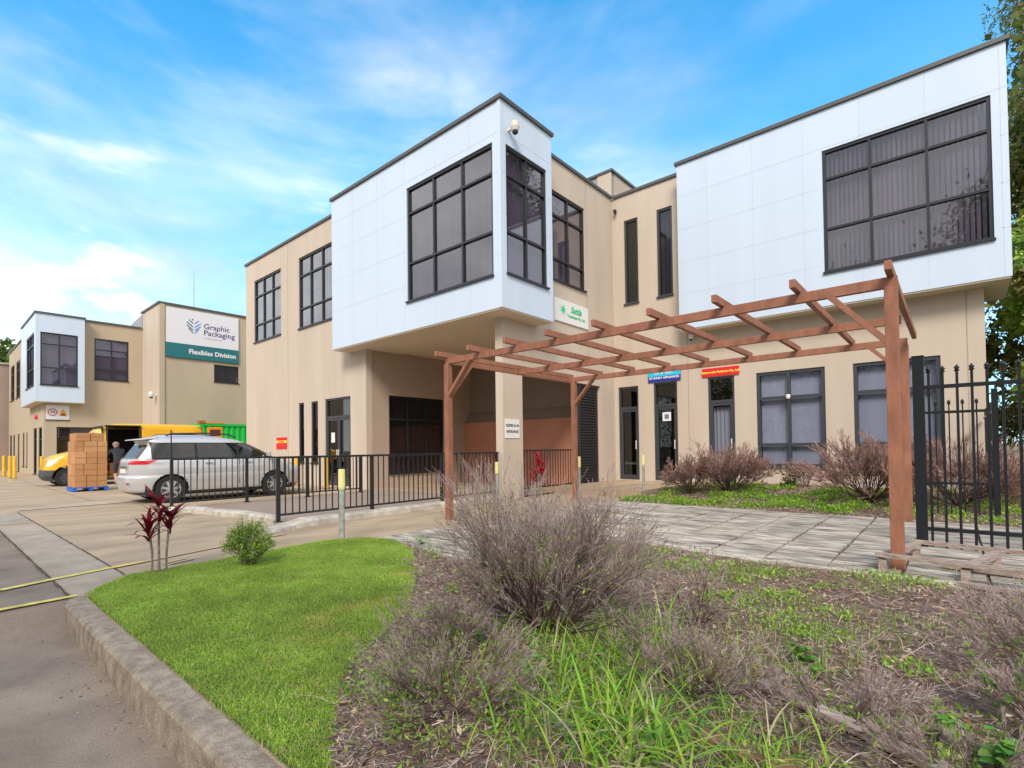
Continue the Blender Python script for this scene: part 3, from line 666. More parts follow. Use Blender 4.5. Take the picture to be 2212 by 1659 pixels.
hz_ = sign_board('warning_sign', (-36, 4.8, 2.95), 'white warning sign with red ring and orange triangle below the pale blue box', 'sign', F, 4.33, 5.27, 2.98, 3.74, SIGNW)
m_ = MB(); lbox(m_, F, 4.31, 5.29, .004, .05, 2.93, 2.978, GREYP); m_.build('lower_edge', hz_)
oc = lambda cu, cz, R_: [(cu + R_ * math.cos(PI / 8 + i * PI / 4), cz + R_ * math.sin(PI / 8 + i * PI / 4)) for i in range(8)]
shape('ring', hz_, F, .035, [oc(4.59, 3.36, .21)], REDP); shape('ring_centre', hz_, F, .042, [oc(4.59, 3.36, .15)], SIGNW)
text_mesh('lettering', '10', .18, mat('dark_green_print', (.05, .12, .10), .6), hz_, TM(F, 4.59, .053, 3.37), bold=.006)
shape('triangle', hz_, F, .035, [[(4.84, 3.17), (5.20, 3.17), (5.02, 3.56)]], ORANGEP); shape('exclamation', hz_, F, .042, [[(4.93, 3.2), (5.11, 3.2), (5.09, 3.29), (4.95, 3.29)]], mat('dark_red_print', (.12, .02, .02), .6))
gs = sign_board('shop_sign', (-7.75, 11.5, 4.48), 'white sign with green leaf logo and green script beside the projecting white box', 'sign', Bs, 10.70, 12.29, 4.47, 5.06, WHITE)
text_mesh('lettering', 'Sattla', .24, GREENP, gs, TM(Bs, 11.68, .038, 4.86), shear=.3, bold=.006)
text_mesh('lettering', 'Treatments Pty. Ltd', .105, GREENP, gs, TM(Bs, 11.68, .038, 4.68), bold=.002)
lf_ = [[(11.07 + .075 * math.cos(t) * (1 if math.cos(t) > 0 else 1), 4.80 + .085 * math.sin(t)) for t in [i * PI / 8 for i in range(16)]]] + [stroke(11.07, 4.80, 11.07 + .17 * math.cos(a), 4.80 + .17 * math.sin(a), .03) for a in [i * PI / 4 + .3 for i in range(8)]]
shape('logo', gs, Bs, .035, lf_[:1], mat('bright_green_print', (.03, .62, .28), .5)); shape('logo', gs, Bs, .0345, lf_[1:], mat('pale_green_print', (.45, .68, .5), .5), th=.004)
cs = sign_board('notice_plate', (-7.75, 9.0, 1.4), 'small white notice plate with two lines of black lettering on the beige column', 'sign', Bs, 8.73, 9.24, 1.40, 1.84, WHITE, .012)
text_mesh('lettering', 'SUITES 41-44', .082, GREYP, cs, TM(Bs, 8.985, .018, 1.69), bold=.002); text_mesh('lettering', 'ENTRANCE', .082, GREYP, cs, TM(Bs, 8.985, .018, 1.55), bold=.002)
s1_ = sign_board('door_sign', (-6.15, 13.79, 2.99), 'cyan and navy company sign above the middle glass door', 'sign', Rw, -6.65, -5.69, 3.0, 3.31, NAVY)
m_ = MB(); lbox(m_, Rw, -6.65, -5.69, .035, .042, 3.155, 3.31, CYAN); m_.build('upper_panel', s1_)
text_mesh('lettering', 'OP SMART', .12, WHITE, s1_, TM(Rw, -6.17, .043, 3.25), bold=.003); text_mesh('lettering', 'OP SMART APPLIANCES', .085, WHITE, s1_, TM(Rw, -6.17, .037, 3.105), bold=.003)
s2_ = sign_board('door_sign', (-4.6, 13.79, 3.0), 'red company sign with yellow lettering above the curtained glass door', 'sign', Rw, -5.09, -4.14, 3.0, 3.22, RED)
text_mesh('lettering', 'Eastern-side Packaging Pty. Ltd', .078, SYEL, s2_, TM(Rw, -4.615, .036, 3.11), bold=.003)
s3_ = sign_board('wall_sign', (-18.5, 8.68, 1.2), 'small red sign with yellow band low on the left facade', 'sign', A, -19.03, -18.2, 1.24, 1.66, RED, .015)
m_ = MB(); lbox(m_, A, -19.03, -18.2, .02, .024, 1.46, 1.545, SYEL); m_.build('yellow_band', s3_)
text_mesh('lettering', 'NO PARKING', .075, RED, s3_, TM(A, -18.62, .026, 1.50)); text_mesh('lettering', 'CUSTOMERS ONLY', .06, mat('pale_red_print', (.8, .12, .1), .6), s3_, TM(A, -18.62, .021, 1.36))
po = sign_board('poster', (-6.15, 13.86, 1.9), 'white paper poster with a blue square on the middle glass door', 'poster', MA(13.86), -6.27, -6.02, 1.88, 2.13, WHITE, .003)
m_ = MB(); lbox(m_, MA(13.86), -6.21, -6.08, .008, .010, 1.94, 2.07, mat('blue_grey_print', (.15, .17, .33), .6)); m_.build('print', po)
po = sign_board('poster', (-15.1, 8.75, 1.5), 'white paper notice on the left glass door leaf', 'poster', MA(8.765), -15.32, -15.10, 1.42, 1.74, WHITE, .003)

# cameras, lamps
def cctv(loc, nrm, label, s=1.0, wh=WHITE):
    t = thing('security_camera', loc, label, 'camera'); x, y, z = loc; n_ = Vector(nrm)
    mb = MB(); mb.bar(loc, Vector(loc) + n_ * .10 * s, .05 * s, .05 * s, wh); mb.build('bracket', t)
    mb = MB(); c = Vector(loc) + n_ * .17 * s; mb.disc_prism((c.x, c.y, c.z), 'z', [(-.09 * s, .035 * s), (-.08 * s, .06 * s), (-.01 * s, .085 * s), (.08 * s, .085 * s), (.10 * s, .05 * s)], wh, 14); mb.build('housing', t, smooth=False)
    mb = MB(); mb.disc_prism((c.x, c.y, c.z - .09 * s), 'z', [(-.05 * s, .03 * s), (-.03 * s, .055 * s), (.0, .06 * s)], FRAME, 12); mb.build('lens', t)
    return t
cctv((-7.24, 8.40, 8.13), (1, 0, 0), 'white security camera on the upper corner of the front white box', 1.15, mat('cream_plastic', (.7, .66, .58), .5))
cctv((-7.60, 13.79, 8.27), (0, -1, 0), 'small dark security camera at the top of the inner wall corner', .6, FRAME)
cctv((-33.3, 8.57, 4.35), (0, -1, 0), 'white security camera on the end wall of the distant sign block', 1.5)
cctv((-5.33, 13.79, 4.12), (0, -1, 0), 'white security camera under the soffit of the right white box', .75)
cctv((-3.0, 13.79, 2.32), (0, -1, 0), 'round white security camera in front of the ground floor window', .6)
al = thing('alarm_light', (-38.3, 4.26, 3.2), 'small red alarm light on the distant wall above the doors', 'lamp'); m_ = MB(); m_.disc_prism((-38.3, 4.2, 3.2), 'y', [(-.06, .08), (0, .12), (.058, .12)], RED, 12); m_.build('lens', al)
an = thing('antenna', (-36, 11.25, 9.3), 'thin grey radio antenna mast rising from the distant roof', 'antenna'); m_ = MB(); m_.tube([(-36, 11.25, 9.25), (-36, 11.25, 11.4), (-36, 11.25, 12.6)], [.03, .022, .012], GALV, 6); m_.build('mast', an)
m_ = MB(); m_.box(-36.12, -35.88, 11.13, 11.37, 9.29, 9.33, GALV); m_.build('base_plate', an)

# ================================================================ PERGOLA
pg = thing('pergola', (-3.4, 7.5, 0.05), 'brown painted timber pergola with open rafters over the stone path', 'pergola')
px0, px1, ZT = -6.35, -.38, 2.68
for (x, y, zb) in ((-.40, 5.74, .0), (-6.34, 5.74, .0), (-.51, 9.24, .05), (-6.19, 9.24, .05)):
    m_ = MB(); m_.box(x - .05, x + .05, y - .05, y + .05, zb, ZT - .099, PERG); m_.build('post', pg, bevel=.004)
for y in (5.74, 7.57, 9.24):
    m_ = MB(); m_.box(px0 - .03, {5.74: px1 + .03, 7.57: px1 - .06, 9.24: px1 - .09}[y], y - .028, y + .028, ZT - .098, ZT, PERG); m_.build('beam', pg, bevel=.003)
m_ = MB(); m_.box(px0 - .02, px0 + .035, 5.775, 7.535, ZT - .095, ZT - .003, PERG); m_.box(px0 - .02, px0 + .035, 7.605, 9.205, ZT - .095, ZT - .003, PERG); m_.build('end_beam', pg, bevel=.003)
raf = None
for i in range(9):
    x = px0 + .01 + i * .7425
    if raf is None:
        m_ = MB(); m_.box(x - .027, x + .027, 5.47, 9.42, ZT + .003, ZT + .084, PERG); raf = m_.build('rafter', pg, bevel=.003); rx0 = x
    else:
        o = raf.copy(); COL.objects.link(o); o.parent = pg; o.location = raf.location + Vector((x - rx0, 0, random.Random(i).uniform(-.004, .004)))
for (a, b) in (((-.43, 5.74, 2.09), (-.88, 5.74, 2.60)), ((-6.31, 5.74, 2.05), (-5.80, 5.74, 2.60)), ((-.47, 9.24, 2.12), (-.92, 9.24, 2.60)), ((-6.16, 9.24, 2.1), (-5.7, 9.24, 2.60)), ((-6.34, 5.77, 2.05), (-6.34, 6.25, 2.60))):
    m_ = MB(); m_.bar(a, b, .05, .092, PERG, up=(0, 1, 0) if a[1] == b[1] else (1, 0, 0)); m_.build('brace', pg)

# ================================================================ RAILINGS
def railing(name, axis, c, a0, a1, zb, zt, label, posts, post_from=None, group='black balustrade railings'):
    t = thing(name, (c, a0, zb) if axis == 'y' else (a0, c, zb), label, 'railing', group)
    P = (lambda a, o, z: (c + o, a, z))
    m_ = MB(); m_.box(c - .03, c + .03, a0 - .03, a1 + .03, zt - .035, zt, BLACK); m_.build('top_rail', t, bevel=.006)
    if c < -11: m_ = MB(); m_.tube([(c, a0, zt + .001), (c, a0 - .01, zt + .58)], .011, BLACK, 6); m_.build('rod', t)
    m_ = MB(); m_.box(c - .015, c + .015, a0, a1, zb + .09, zb + .12, BLACK); m_.build('bottom_rail', t)
    for p in posts:
        m_ = MB(); m_.box(c - .026, c + .026, p - .026, p + .026, zb, zt - .036, BLACK); m_.box(c - .055, c + .055, p - .055, p + .055, zb, zb + .012, BLACK); m_.build('post', t)
    n = int((a1 - a0) / .112); first = None
    for i in range(1, n):
        a = a0 + (a1 - a0) * i / n
        if any(abs(a - p) < .04 for p in posts): continue
        if first is None: m_ = MB(); m_.box(c - .008, c + .008, a - .008, a + .008, zb + .12, zt - .036, BLACK); first = m_.build('baluster', t); fa = a
        else: o = first.copy(); COL.objects.link(o); o.parent = t; o.location = first.location + Vector((0, a - fa, 0))
    return t
railing('railing', 'y', -7.90, 3.62, 8.62, .08, 1.09, 'black baluster railing on the pale kerb in front of the undercroft', (3.62, 5.30, 6.95, 8.60))
railing('railing', 'y', -11.95, 3.33, 7.68, .05, 1.045, 'black baluster railing in front of the silver car', (3.33, 4.78, 6.2, 7.66))
railing('railing', 'y', -7.90, 9.48, 11.82, .08, 1.12, 'short black baluster railing between the beige column and the shutter', (9.50, 11.80))

# ================================================================ FENCES
def spear_fence(name, x0, x1, y, zb, zt, rails, label, pitch, bw, big=None, group='black spear top fences', skip_first=0.0):
    t = thing(name, (x0, y, zb), label, 'fence', group)
    for z in rails: m_ = MB(); m_.box(x0, x1, y - .02, y + .02, z - .02, z + .02, BLACK); m_.build('rail', t)
    for (x, w_, h) in (big or []): m_ = MB(); m_.box(x - w_ / 2, x + w_ / 2, y - w_ / 2, y + w_ / 2, zb - .05, h, BLACK); m_.box(x - w_ / 2 - .005, x + w_ / 2 + .005, y - w_ / 2 - .005, y + w_ / 2 + .005, h + .001, h + .014, BLACK); m_.build('post', t)
    first = None; x = x0 + pitch + skip_first
    while x < x1 - .03:
        if first is None:
            m_ = MB(); m_.box(x - bw / 2, x + bw / 2, y - bw / 2 - .001, y + bw / 2 + .001, zb + .04, zt - .07, BLACK)
            m_.disc_prism((x, y, zt), 'z', [(-.075, .014), (-.062, .026), (-.05, .014), (-.035, .026), (0, .002)], BLACK, 8)
            first = m_.build('picket', t); fx = x
        else: o = first.copy(); COL.objects.link(o); o.parent = t; o.location = first.location + Vector((x - fx, 0, 0))
        x += pitch
    return t
spear_fence('fence', -.28, 3.4, 7.15, 0, 2.0, (.245, 1.775), 'near black spear top fence with thick end post beside the pergola', .1165, .024, [(-.28, .10, 2.11), (3.4, .09, 2.11)], skip_first=-.03)
spear_fence('fence', -.36, .40, 10.3, .05, 1.83, (.55, 1.64), 'far low black spear top fence in front of the building corner', .157, .018, [(-.36, .05, 1.8)])
fg = thing('fence', (.47, 10.3, .05), 'black spear top fence panel running back beside the trees at the right', 'fence', 'black spear top fences')
m_ = MB(); m_.box(.43, .50, 10.26, 10.33, 0, 1.95, BLACK); m_.build('post', fg)
for z in (.55, 1.64): m_ = MB(); m_.box(.45, .49, 10.33, 13.7, z - .02, z + .02, BLACK); m_.build('rail', fg)
fo = None
for i in range(21):
    y = 10.45 + i * .155
    if fo is None: m_ = MB(); m_.box(.461, .479, y - .009, y + .009, .1, 1.8, BLACK); fo = m_.build('picket', fg); fy = y
    else: o = fo.copy(); COL.objects.link(o); o.parent = fg; o.location = fo.location + Vector((0, y - fy, 0))

# ================================================================ BOLLARDS
def garden_post(x, y, z0, h, label, r=.035):
    t = thing('bollard', (x, y, z0), label, 'bollard', 'path light bollards')
    m_ = MB(); m_.tube([(x, y, z0 - .05), (x, y, z0 + h * .72)], r, GALV, 12); m_.build('post', t)
    m_ = MB(); m_.disc_prism((x, y, z0 + h * .72), 'z', [(.0, r * 1.05), (h * .03, r * 1.25), (h * .275, r * 1.2), (h * .28, r * .9)], YPALE, 12); m_.build('reflector', t)
garden_post(-5.98, 3.56, .0, .93, 'weathered grey bollard with pale yellow top at the lawn edge')
garden_post(-7.36, 8.02, .0, .88, 'bollard with pale yellow top in front of the beige column', .03)
garden_post(-6.42, 9.75, .1, .86, 'bollard with pale yellow top beside the shutter and back pergola post', .03)
garden_post(-5.42, 10.9, .15, .82, 'bollard with pale yellow top between the two left glass doors', .03)
def yb(x, y, h, r, label, grp='yellow safety bollards'):
    t = thing('bollard', (x, y, 0), label, 'bollard', grp)
    m_ = MB(); m_.disc_prism((x, y, 0), 'z', [(0, r), (h - .03, r), (h, r * .7)], YPOST, 14); m_.build('post', t)
    m_ = MB(); m_.box(x - r * 1.5, x + r * 1.5, y - r * 1.5, y + r * 1.5, .0, .012, FRAME); m_.build('base_plate', t)
yb(-14.48, 8.10, 1.0, .06, 'yellow safety bollard in front of the left glass double door')
yb(-16.92, 8.38, 1.0, .06, 'yellow safety bollard below the narrow left window')
yb(-38.1, 2.94, 1.1, .075, 'yellow bollard nearest the left edge of the distant yard')
yb(-35.26, 2.93, 1.08, .07, 'middle one of the three yellow bollards by the distant wall')
yb(-34.37, 3.02, 1.08, .07, 'rightmost of the three yellow bollards by the distant wall')
yb(-32.54, 3.78, 1.05, .07, 'yellow bollard at the corner behind the yellow van')

# ================================================================ VEHICLES
def body_shell(name, zs, outl, hwf, expo, seg, parent_thing, Xc, Y0, classify, mats, side_n=None):
    """horizontal slices; outl(z)->(rear,front); hwf(s,z)->half width; classify(s,t,z,nx)->key"""
    V = []; n = seg
    for z in zs:
        r0, r1 = outl(z); c, h = (r0 + r1) / 2, (r1 - r0) / 2
        for j in range(n):
            q4, fr_ = divmod(j / n * 4, 1.0); a = PI / 4 * ((fr_ * 2 - 1) if q4 in (0, 2) else (fr_ * 2 - 1) * 1.0) + q4 * PI / 2; e = expo(z)
            tq = fr_ * 2 - 1                                   # even spacing along each side of the unit square
            ux, uy = ((1, tq), (-tq, 1), (-1, -tq), (tq, -1))[int(q4)]
            rr_ = 1 / (abs(ux) ** e + abs(uy) ** e) ** (1 / e) * 1.0
            s_ = c + h * ux * rr_; lat = uy * rr_
            V.append((lat * hwf(s_, z), s_, z))
    F = {}
    for i in range(len(zs) - 1):
        for j in range(n):
            q = (i * n + j, i * n + (j + 1) % n, (i + 1) * n + (j + 1) % n, (i + 1) * n + j)
            c = [sum(V[k][d] for k in q) / 4 for d in range(3)]
            key = classify(c[1], c[0], c[2])
            if key: F.setdefault(key, []).append(q)
    F.setdefault('body', []).append(tuple((len(zs) - 1) * n + j for j in range(n)))
    return V, F
def emit_part(name, V, faces, m, parent, Xc, Y0, smooth=True, push=0.0):
    used = sorted({k for q in faces for k in q}); mp_ = {k: i for i, k in enumerate(used)}
    me = bpy.data.meshes.new(name); me.from_pydata([(Xc + V[k][0] * (1 + push), Y0 + V[k][1], V[k][2]) for k in used], [], [tuple(mp_[k] for k in q) for q in faces])
    me.materials.append(m); me.polygons.foreach_set('use_smooth', [smooth] * len(me.polygons)); me.update()
    return link(name, me, parent)
def lerpf(pts):
    def f_(z):
        if z <= pts[0][0]: return pts[0][1]
        for (a, va), (b, vb) in zip(pts, pts[1:]):
            if z <= b: return va + (vb - va) * (z - a) / (b - a)
        return pts[-1][1]
    return f_
def wheel(parent, x, y, r, w_, side=1, spokes=7, rimc=None):
    m_ = MB(); RUB = mat('tyre_rubber', (.02, .02, .021), .85); RIM = rimc or mat('alloy_rim', (.62, .63, .65), .3, metal=.7)
    m_.disc_prism((x, y, r), 'x', [(-w_ / 2, r * .62), (-w_ / 2, r * .94), (-w_ / 2 + .03, r), (w_ / 2 - .03, r), (w_ / 2, r * .94), (w_ / 2 - .005, r * .66), (w_ / 2 - .05, r * .64)], RUB, 40)
    wh = m_.build('wheel', parent, smooth=False)
    rm = MB(); xo = x + side * (w_ / 2 - .028)
    rm.disc_prism((x, y, r), 'x', [(side * (w_ / 2 - .052), r * .645), (side * (w_ / 2 - .045), r * .645)], mat('rim_well', (.07, .07, .075), .5), 32)
    k = rm.mi(RIM)
    for i in range(spokes):
        a = 2 * PI * i / spokes + .2; ca, sa = math.cos(a), math.sin(a)
        P0 = Vector((xo, y + ca * r * .12, r + sa * r * .12)); P1 = Vector((xo - side * .008, y + ca * r * .62, r + sa * r * .62)); rm.bar(P0, P1, r * .17, .02, RIM, up=(1, 0, 0))
    rm.disc_prism((xo, y, r), 'x', [(-.01 * side, r * .17), (.012 * side, r * .14)], RIM, 16)
    # rim lip
    b = len(rm.v); n = 32
    for j in range(n):
        t = 2 * PI * j / n
        for rr, o in ((r * .60, -.004), (r * .66, -.004), (r * .66, .008), (r * .60, .008)): rm.v.append((xo + side * o, y + math.cos(t) * rr, r + math.sin(t) * rr))
    for j in range(n):
        A_, B_ = b + 4 * j, b + 4 * ((j + 1) % n)
        for q in range(4): rm.f.append((A_ + q, B_ + q, B_ + (q + 1) % 4, A_ + (q + 1) % 4)); rm.m.append(k)
    rm.build('rim', wh)
    return wh
def make_mpv():
    Lc, H_, W_ = 4.08, 1.585, 1.72; Y0 = 3.05; Xc = -13.78 - W_ / 2
    t = thing('parked_car', (Xc, Y0 + 2, 0), 'silver people carrier parked behind the black railing, seen from its rear corner', 'car')
    rear = lerpf([(.22, .16), (.30, .05), (.48, .0), (.60, .01), (.64, .06), (.95, .075), (1.0, .10), (1.40, .38), (1.44, .34), (1.50, .36), (1.585, .7)])
    front = lerpf([(.22, 3.98), (.35, 4.07), (.55, 4.08), (.70, 4.03), (.80, 3.92), (.88, 3.72), (.94, 3.50), (.99, 3.32), (1.2, 2.98), (1.40, 2.58), (1.48, 2.35), (1.54, 2.05), (1.585, 1.75)])
    tops = lerpf([(.22, .93), (.32, .97), (.55, 1.0), (.80, 1.0), (.95, .975), (1.0, .955), (1.40, .82), (1.50, .74), (1.56, .60), (1.585, .42)])
    def hwf(s_, z):
        a = W_ / 2 * tops(z); 
        if s_ > 3.3: a *= 1 - .10 * ((s_ - 3.3) / .8) ** 2
        if s_ < .5: a *= 1 - .07 * ((.5 - s_) / .5) ** 2
        if .62 < z < .68: a *= .995
        return a
    expo = lerpf([(.2, 5.5), (.9, 6), (1.0, 7), (1.45, 6), (1.585, 3)])
    zs = list(np.arange(.22, .86, .02)) + list(np.arange(.86, 1.02, .008)) + list(np.arange(1.02, 1.42, .0166)) + list(np.arange(1.42, 1.586, .011)) + [1.59]
    ax = [(.79, .36), (3.19, .36)]; WR = .315
    def cls(s_, tt, z):
        side = abs(tt) > W_ / 2 * .60 * tops(z)
        for (c, rr) in ax:
            if side and (s_ - c) ** 2 + (z - WR) ** 2 < rr ** 2: return None
        lat = abs(tt) / (W_ / 2)
        if z < .26: return 'trim'
        r0, r1 = rear(z), front(z)
        if side and 1.03 < z < 1.385:
            bl = 1.03
            for k, (a, b) in (('wq', (.46 + (z - 1.03) * .62, 1.30)), ('wr', (1.36, 2.24)), ('wf', (2.31, 3.22 - (z - 1.03) * 1.50))):
                if a < s_ < b and s_ - r0 > .15 and r1 - s_ > .10: return k + ('R' if tt > 0 else 'L')
        if side and 1.0 < z <= 1.40 and .42 < s_ < r1 - .06: return 'pillar'
        if not side or lat < .80 * tops(z):
            if s_ < 1.2 and 1.03 < z < 1.36 and lat < tops(z) * .86: return 'wb'
            if s_ > 2.3 and .985 < z < 1.47 and lat < tops(z) * .90: return 'ws'
        if z > .90 and z < 1.0 and s_ < .62 and lat > .42: return 'tail' if (s_ < .55 - (1.0 - z) * 2.2 or s_ < .25) else 'body'
        if .66 < z < .80 and s_ > 3.6 and lat > .55: return 'head'
        return 'body'
    V, Fc = body_shell('b', zs, lambda z: (rear(z), front(z)), hwf, expo, 480, t, Xc, Y0, cls, None)
    SIL = mat('silver_car_paint', (.56, .565, .585), .30, metal=.28, coat=.5)
    emit_part('body', V, Fc['body'], SIL, t, Xc, Y0)
    emit_part('lower_trim', V, Fc['trim'], FRAME, t, Xc, Y0); emit_part('pillar_trim', V, Fc['pillar'], mat('gloss_black', (.010, .010, .012), .45), t, Xc, Y0)
    for k, nm in (('wqR', 'quarter_window'), ('wrR', 'rear_door_window'), ('wfR', 'front_door_window'), ('wqL', 'quarter_window'), ('wrL', 'rear_door_window'), ('wfL', 'front_door_window'), ('wb', 'rear_window'), ('ws', 'windscreen')): emit_part(nm, V, Fc[k], GLASS_CAR, t, Xc, Y0)
    emit_part('tail_light', V, Fc['tail'], mat('tail_light_red', (.60, .015, .03), .2, coat=.5), t, Xc, Y0, push=.002)
    if 'head' in Fc: emit_part('headlight', V, Fc['head'], mat('headlight_lens', (.7, .72, .75), .1), t, Xc, Y0, push=.002)
    m_ = MB(); m_.box(Xc - .62, Xc + .62, Y0 + .5, Y0 + 3.1, .45, 1.0, mat('car_interior', (.05, .05, .052), .8))
    for yy in (1.0, 1.9, 2.6):
        for xx in (-.38, .38): m_.box(Xc + xx - .22, Xc + xx + .22, Y0 + yy - .07, Y0 + yy + .07, 1.0, 1.24, mat('car_seat', (.12, .12, .125), .8)); m_.box(Xc + xx - .1, Xc + xx + .1, Y0 + yy - .04, Y0 + yy + .04, 1.24, 1.36, mat('car_seat', (.1, .1, .1), .8))
    m_.build('seats', t)
    m_ = MB(); m_.box(Xc - W_ / 2 + .10, Xc + W_ / 2 - .10, Y0 + .30, Y0 + 3.75, .17, .45, FRAME)
    for (c, rr) in ax:
        for sx in (-1, 1):
            # arch liner
            xo = Xc + sx * (W_ / 2 - .16); n = 14; k = m_.mi(FRAME); b = len(m_.v)
            for j in range(n + 1):
                a = PI * j / n; m_.v.append((xo, Y0 + c + math.cos(a) * rr, WR + math.sin(a) * rr)); m_.v.append((xo + sx * .15, Y0 + c + math.cos(a) * rr, WR + math.sin(a) * rr))
            for j in range(n): m_.f.append((b + 2 * j, b + 2 * j + 1, b + 2 * j + 3, b + 2 * j + 2)); m_.m.append(k)
    m_.build('underbody', t)
    for (c, rr) in ax:
        for sx in (1, -1): wheel(t, Xc + sx * (W_ / 2 - .115), Y0 + c, WR, .20, sx)
    for sx in (1, -1):
        m_ = MB(); xr = Xc + sx * .58; m_.tube([(xr, Y0 + .75, 1.565), (xr, Y0 + .85, 1.61), (xr, Y0 + 1.5, 1.635), (xr, Y0 + 2.1, 1.61), (xr, Y0 + 2.3, 1.53)], .02, FRAME, 6)
        m_.build('roof_rail', t)
        m_ = MB(); m_.box(Xc + sx * .78, Xc + sx * .94, Y0 + 2.98, Y0 + 3.06, 1.04, 1.17, SIL); m_.build('door_mirror', t, bevel=.02)
    m_ = MB(); m_.hexa([(Xc - .58, Y0 + .20, 1.46), (Xc + .58, Y0 + .20, 1.46), (Xc + .60, Y0 + .55, 1.50), (Xc - .60, Y0 + .55, 1.50), (Xc - .56, Y0 + .21, 1.485), (Xc + .56, Y0 + .21, 1.485), (Xc + .58, Y0 + .60, 1.545), (Xc - .58, Y0 + .60, 1.545)], SIL); m_.build('spoiler', t, bevel=.008)
    m_ = MB(); m_.box(Xc - .22, Xc + .22, Y0 + .045, Y0 + .058, .70, .80, WHITE); m_.build('number_plate', t)
    m_ = MB(); m_.box(Xc - .30, Xc + .30, Y0 + .035, Y0 + .06, .83, .86, mat('chrome', (.6, .6, .6), .15, metal=1)); m_.build('tailgate_handle', t)
    for sx in (1, -1): m_ = MB(); m_.box(Xc + sx * .42, Xc + sx * .56, Y0 + .004, Y0 + .03, .46, .49, mat('tail_light_red', (.6, .015, .03), .2)); m_.build('reflector', t)
    for yy in (1.50, 2.42):
        m_ = MB(); m_.box(Xc + W_ / 2 - .012, Xc + W_ / 2 + .02, Y0 + yy, Y0 + yy + .17, .90, .925, SIL); m_.build('door_handle', t)
    m_ = MB()
    for yy in (1.33, 2.28, 3.12): m_.box(Xc + W_ / 2 - .015, Xc + W_ / 2 + .0015, Y0 + yy, Y0 + yy + .008, .36 if yy != 1.33 else .6, .985, FRAME)
    m_.build('door_seam', t)
make_mpv()
def make_van():
    Lc, W_, Y0, Xs = 5.15, 1.9, 2.85, -24.0; Xc = Xs - W_ / 2; H_ = 2.31
    t = thing('delivery_van', (Xc, Y0 + 2.5, 0), 'yellow high roof delivery van with its side door open beside the stacked cartons', 'van')
    YEL = mat('yellow_van_paint', (.80, .44, .012), .35, coat=.4, var=.03, scale=2)
    nose = lerpf([(.20, .10), (.35, .0), (.62, .02), (.70, .05), (.95, .12), (1.10, .34), (1.22, .74), (1.29, .98), (1.7, 1.24), (2.05, 1.54), (2.2, 1.72), (2.27, 1.88), (2.31, 2.2)])
    tail = lerpf([(.2, 5.10), (.4, 5.15), (2.2, 5.12), (2.31, 4.95)])
    tops = lerpf([(.2, .94), (.4, 1.0), (1.2, 1.0), (2.0, .93), (2.2, .88), (2.27, .82), (2.31, .68)])
    def hwf(s_, z):
        a = W_ / 2 * tops(z)
        if s_ < .9: a *= 1 - .12 * ((.9 - s_) / .9) ** 2
        return a
    expo = lerpf([(.2, 8), (2.2, 9), (2.31, 5)])
    zs = list(np.arange(.20, 1.0, .035)) + list(np.arange(1.0, 1.26, .015)) + list(np.arange(1.26, 2.2, .03)) + list(np.arange(2.2, 2.315, .012))
    ax = [(.62, .40), (4.25, .40)]; WR = .33
    def cls(s_, tt, z):
        side = abs(tt) > W_ / 2 * .7 * tops(z); lat = abs(tt) / (W_ / 2)
        for (c, rr) in ax:
            if side and (s_ - c) ** 2 + (z - WR) ** 2 < rr ** 2: return None
        if tt > 0 and side and 1.77 < s_ < 2.78 and .30 < z < 2.19: return None
        if z < .60 and s_ < .42: return 'bumper'
        if z < .27: return 'bumper'
        if side and 1.24 < z < 1.74 and nose(z) + .22 < s_ < 1.68: return 'wfR' if tt > 0 else 'wfL'
        if not side and s_ < 2 and 1.24 < z < 1.95: return 'ws'
        if .73 < z < .95 and s_ < .16 + (z - .70) * 1.1 and lat > .66: return 'head'
        return 'body'
    V, Fc = body_shell('v', zs, lambda z: (nose(z), tail(z)), hwf, expo, 520, t, Xc, Y0, cls, None)
    emit_part('body', V, Fc['body'], YEL, t, Xc, Y0); emit_part('bumper', V, Fc['bumper'], mat('grey_bumper', (.06, .065, .075), .6), t, Xc, Y0)
    emit_part('front_door_window', V, Fc['wfR'], GLASS_CAR, t, Xc, Y0); emit_part('front_door_window', V, Fc['wfL'], GLASS_CAR, t, Xc, Y0); emit_part('windscreen', V, Fc['ws'], GLASS_CAR, t, Xc, Y0)
    emit_part('headlight', V, Fc['head'], mat('headlight_lens', (.7, .72, .75), .1), t, Xc, Y0, push=.002)
    # load space lining
    m_ = MB(); LIN = mat('load_space_lining', (.035, .022, .018), .8)
    m_.face([(Xc - .85, Y0 + 1.7, .30), (Xc + .93, Y0 + 1.7, .30), (Xc + .93, Y0 + 5.0, .30), (Xc - .85, Y0 + 5.0, .30)], LIN)
    m_.box(Xc - .85, Xc + .82, Y0 + 1.7, Y0 + 5.0, 2.195, 2.21, LIN); m_.box(Xc - .85, Xc + .82, Y0 + 4.98, Y0 + 5.0, .3, 2.2, LIN)
    m_.box(Xc - .87, Xc - .85, Y0 + 1.7, Y0 + 5.0, .3, 2.2, LIN); m_.box(Xc - .85, Xc + .90, Y0 + 1.60, Y0 + 1.64, .3, 2.2, LIN); m_.build('load_space', t)
    m_ = MB()
    for (a, b, c, d) in ((1.73, 1.775, .27, 2.23), (2.775, 2.82, .27, 2.23)): m_.box(Xc + .80, Xc + .955, Y0 + a, Y0 + b, c, d, mat('door_rubber', (.02, .02, .02), .7))
    m_.box(Xc + .78, Xc + .90, Y0 + 1.775, Y0 + 2.775, 2.185, 2.23, mat('door_rubber', (.02, .02, .02), .7)); m_.build('door_opening_seal', t)
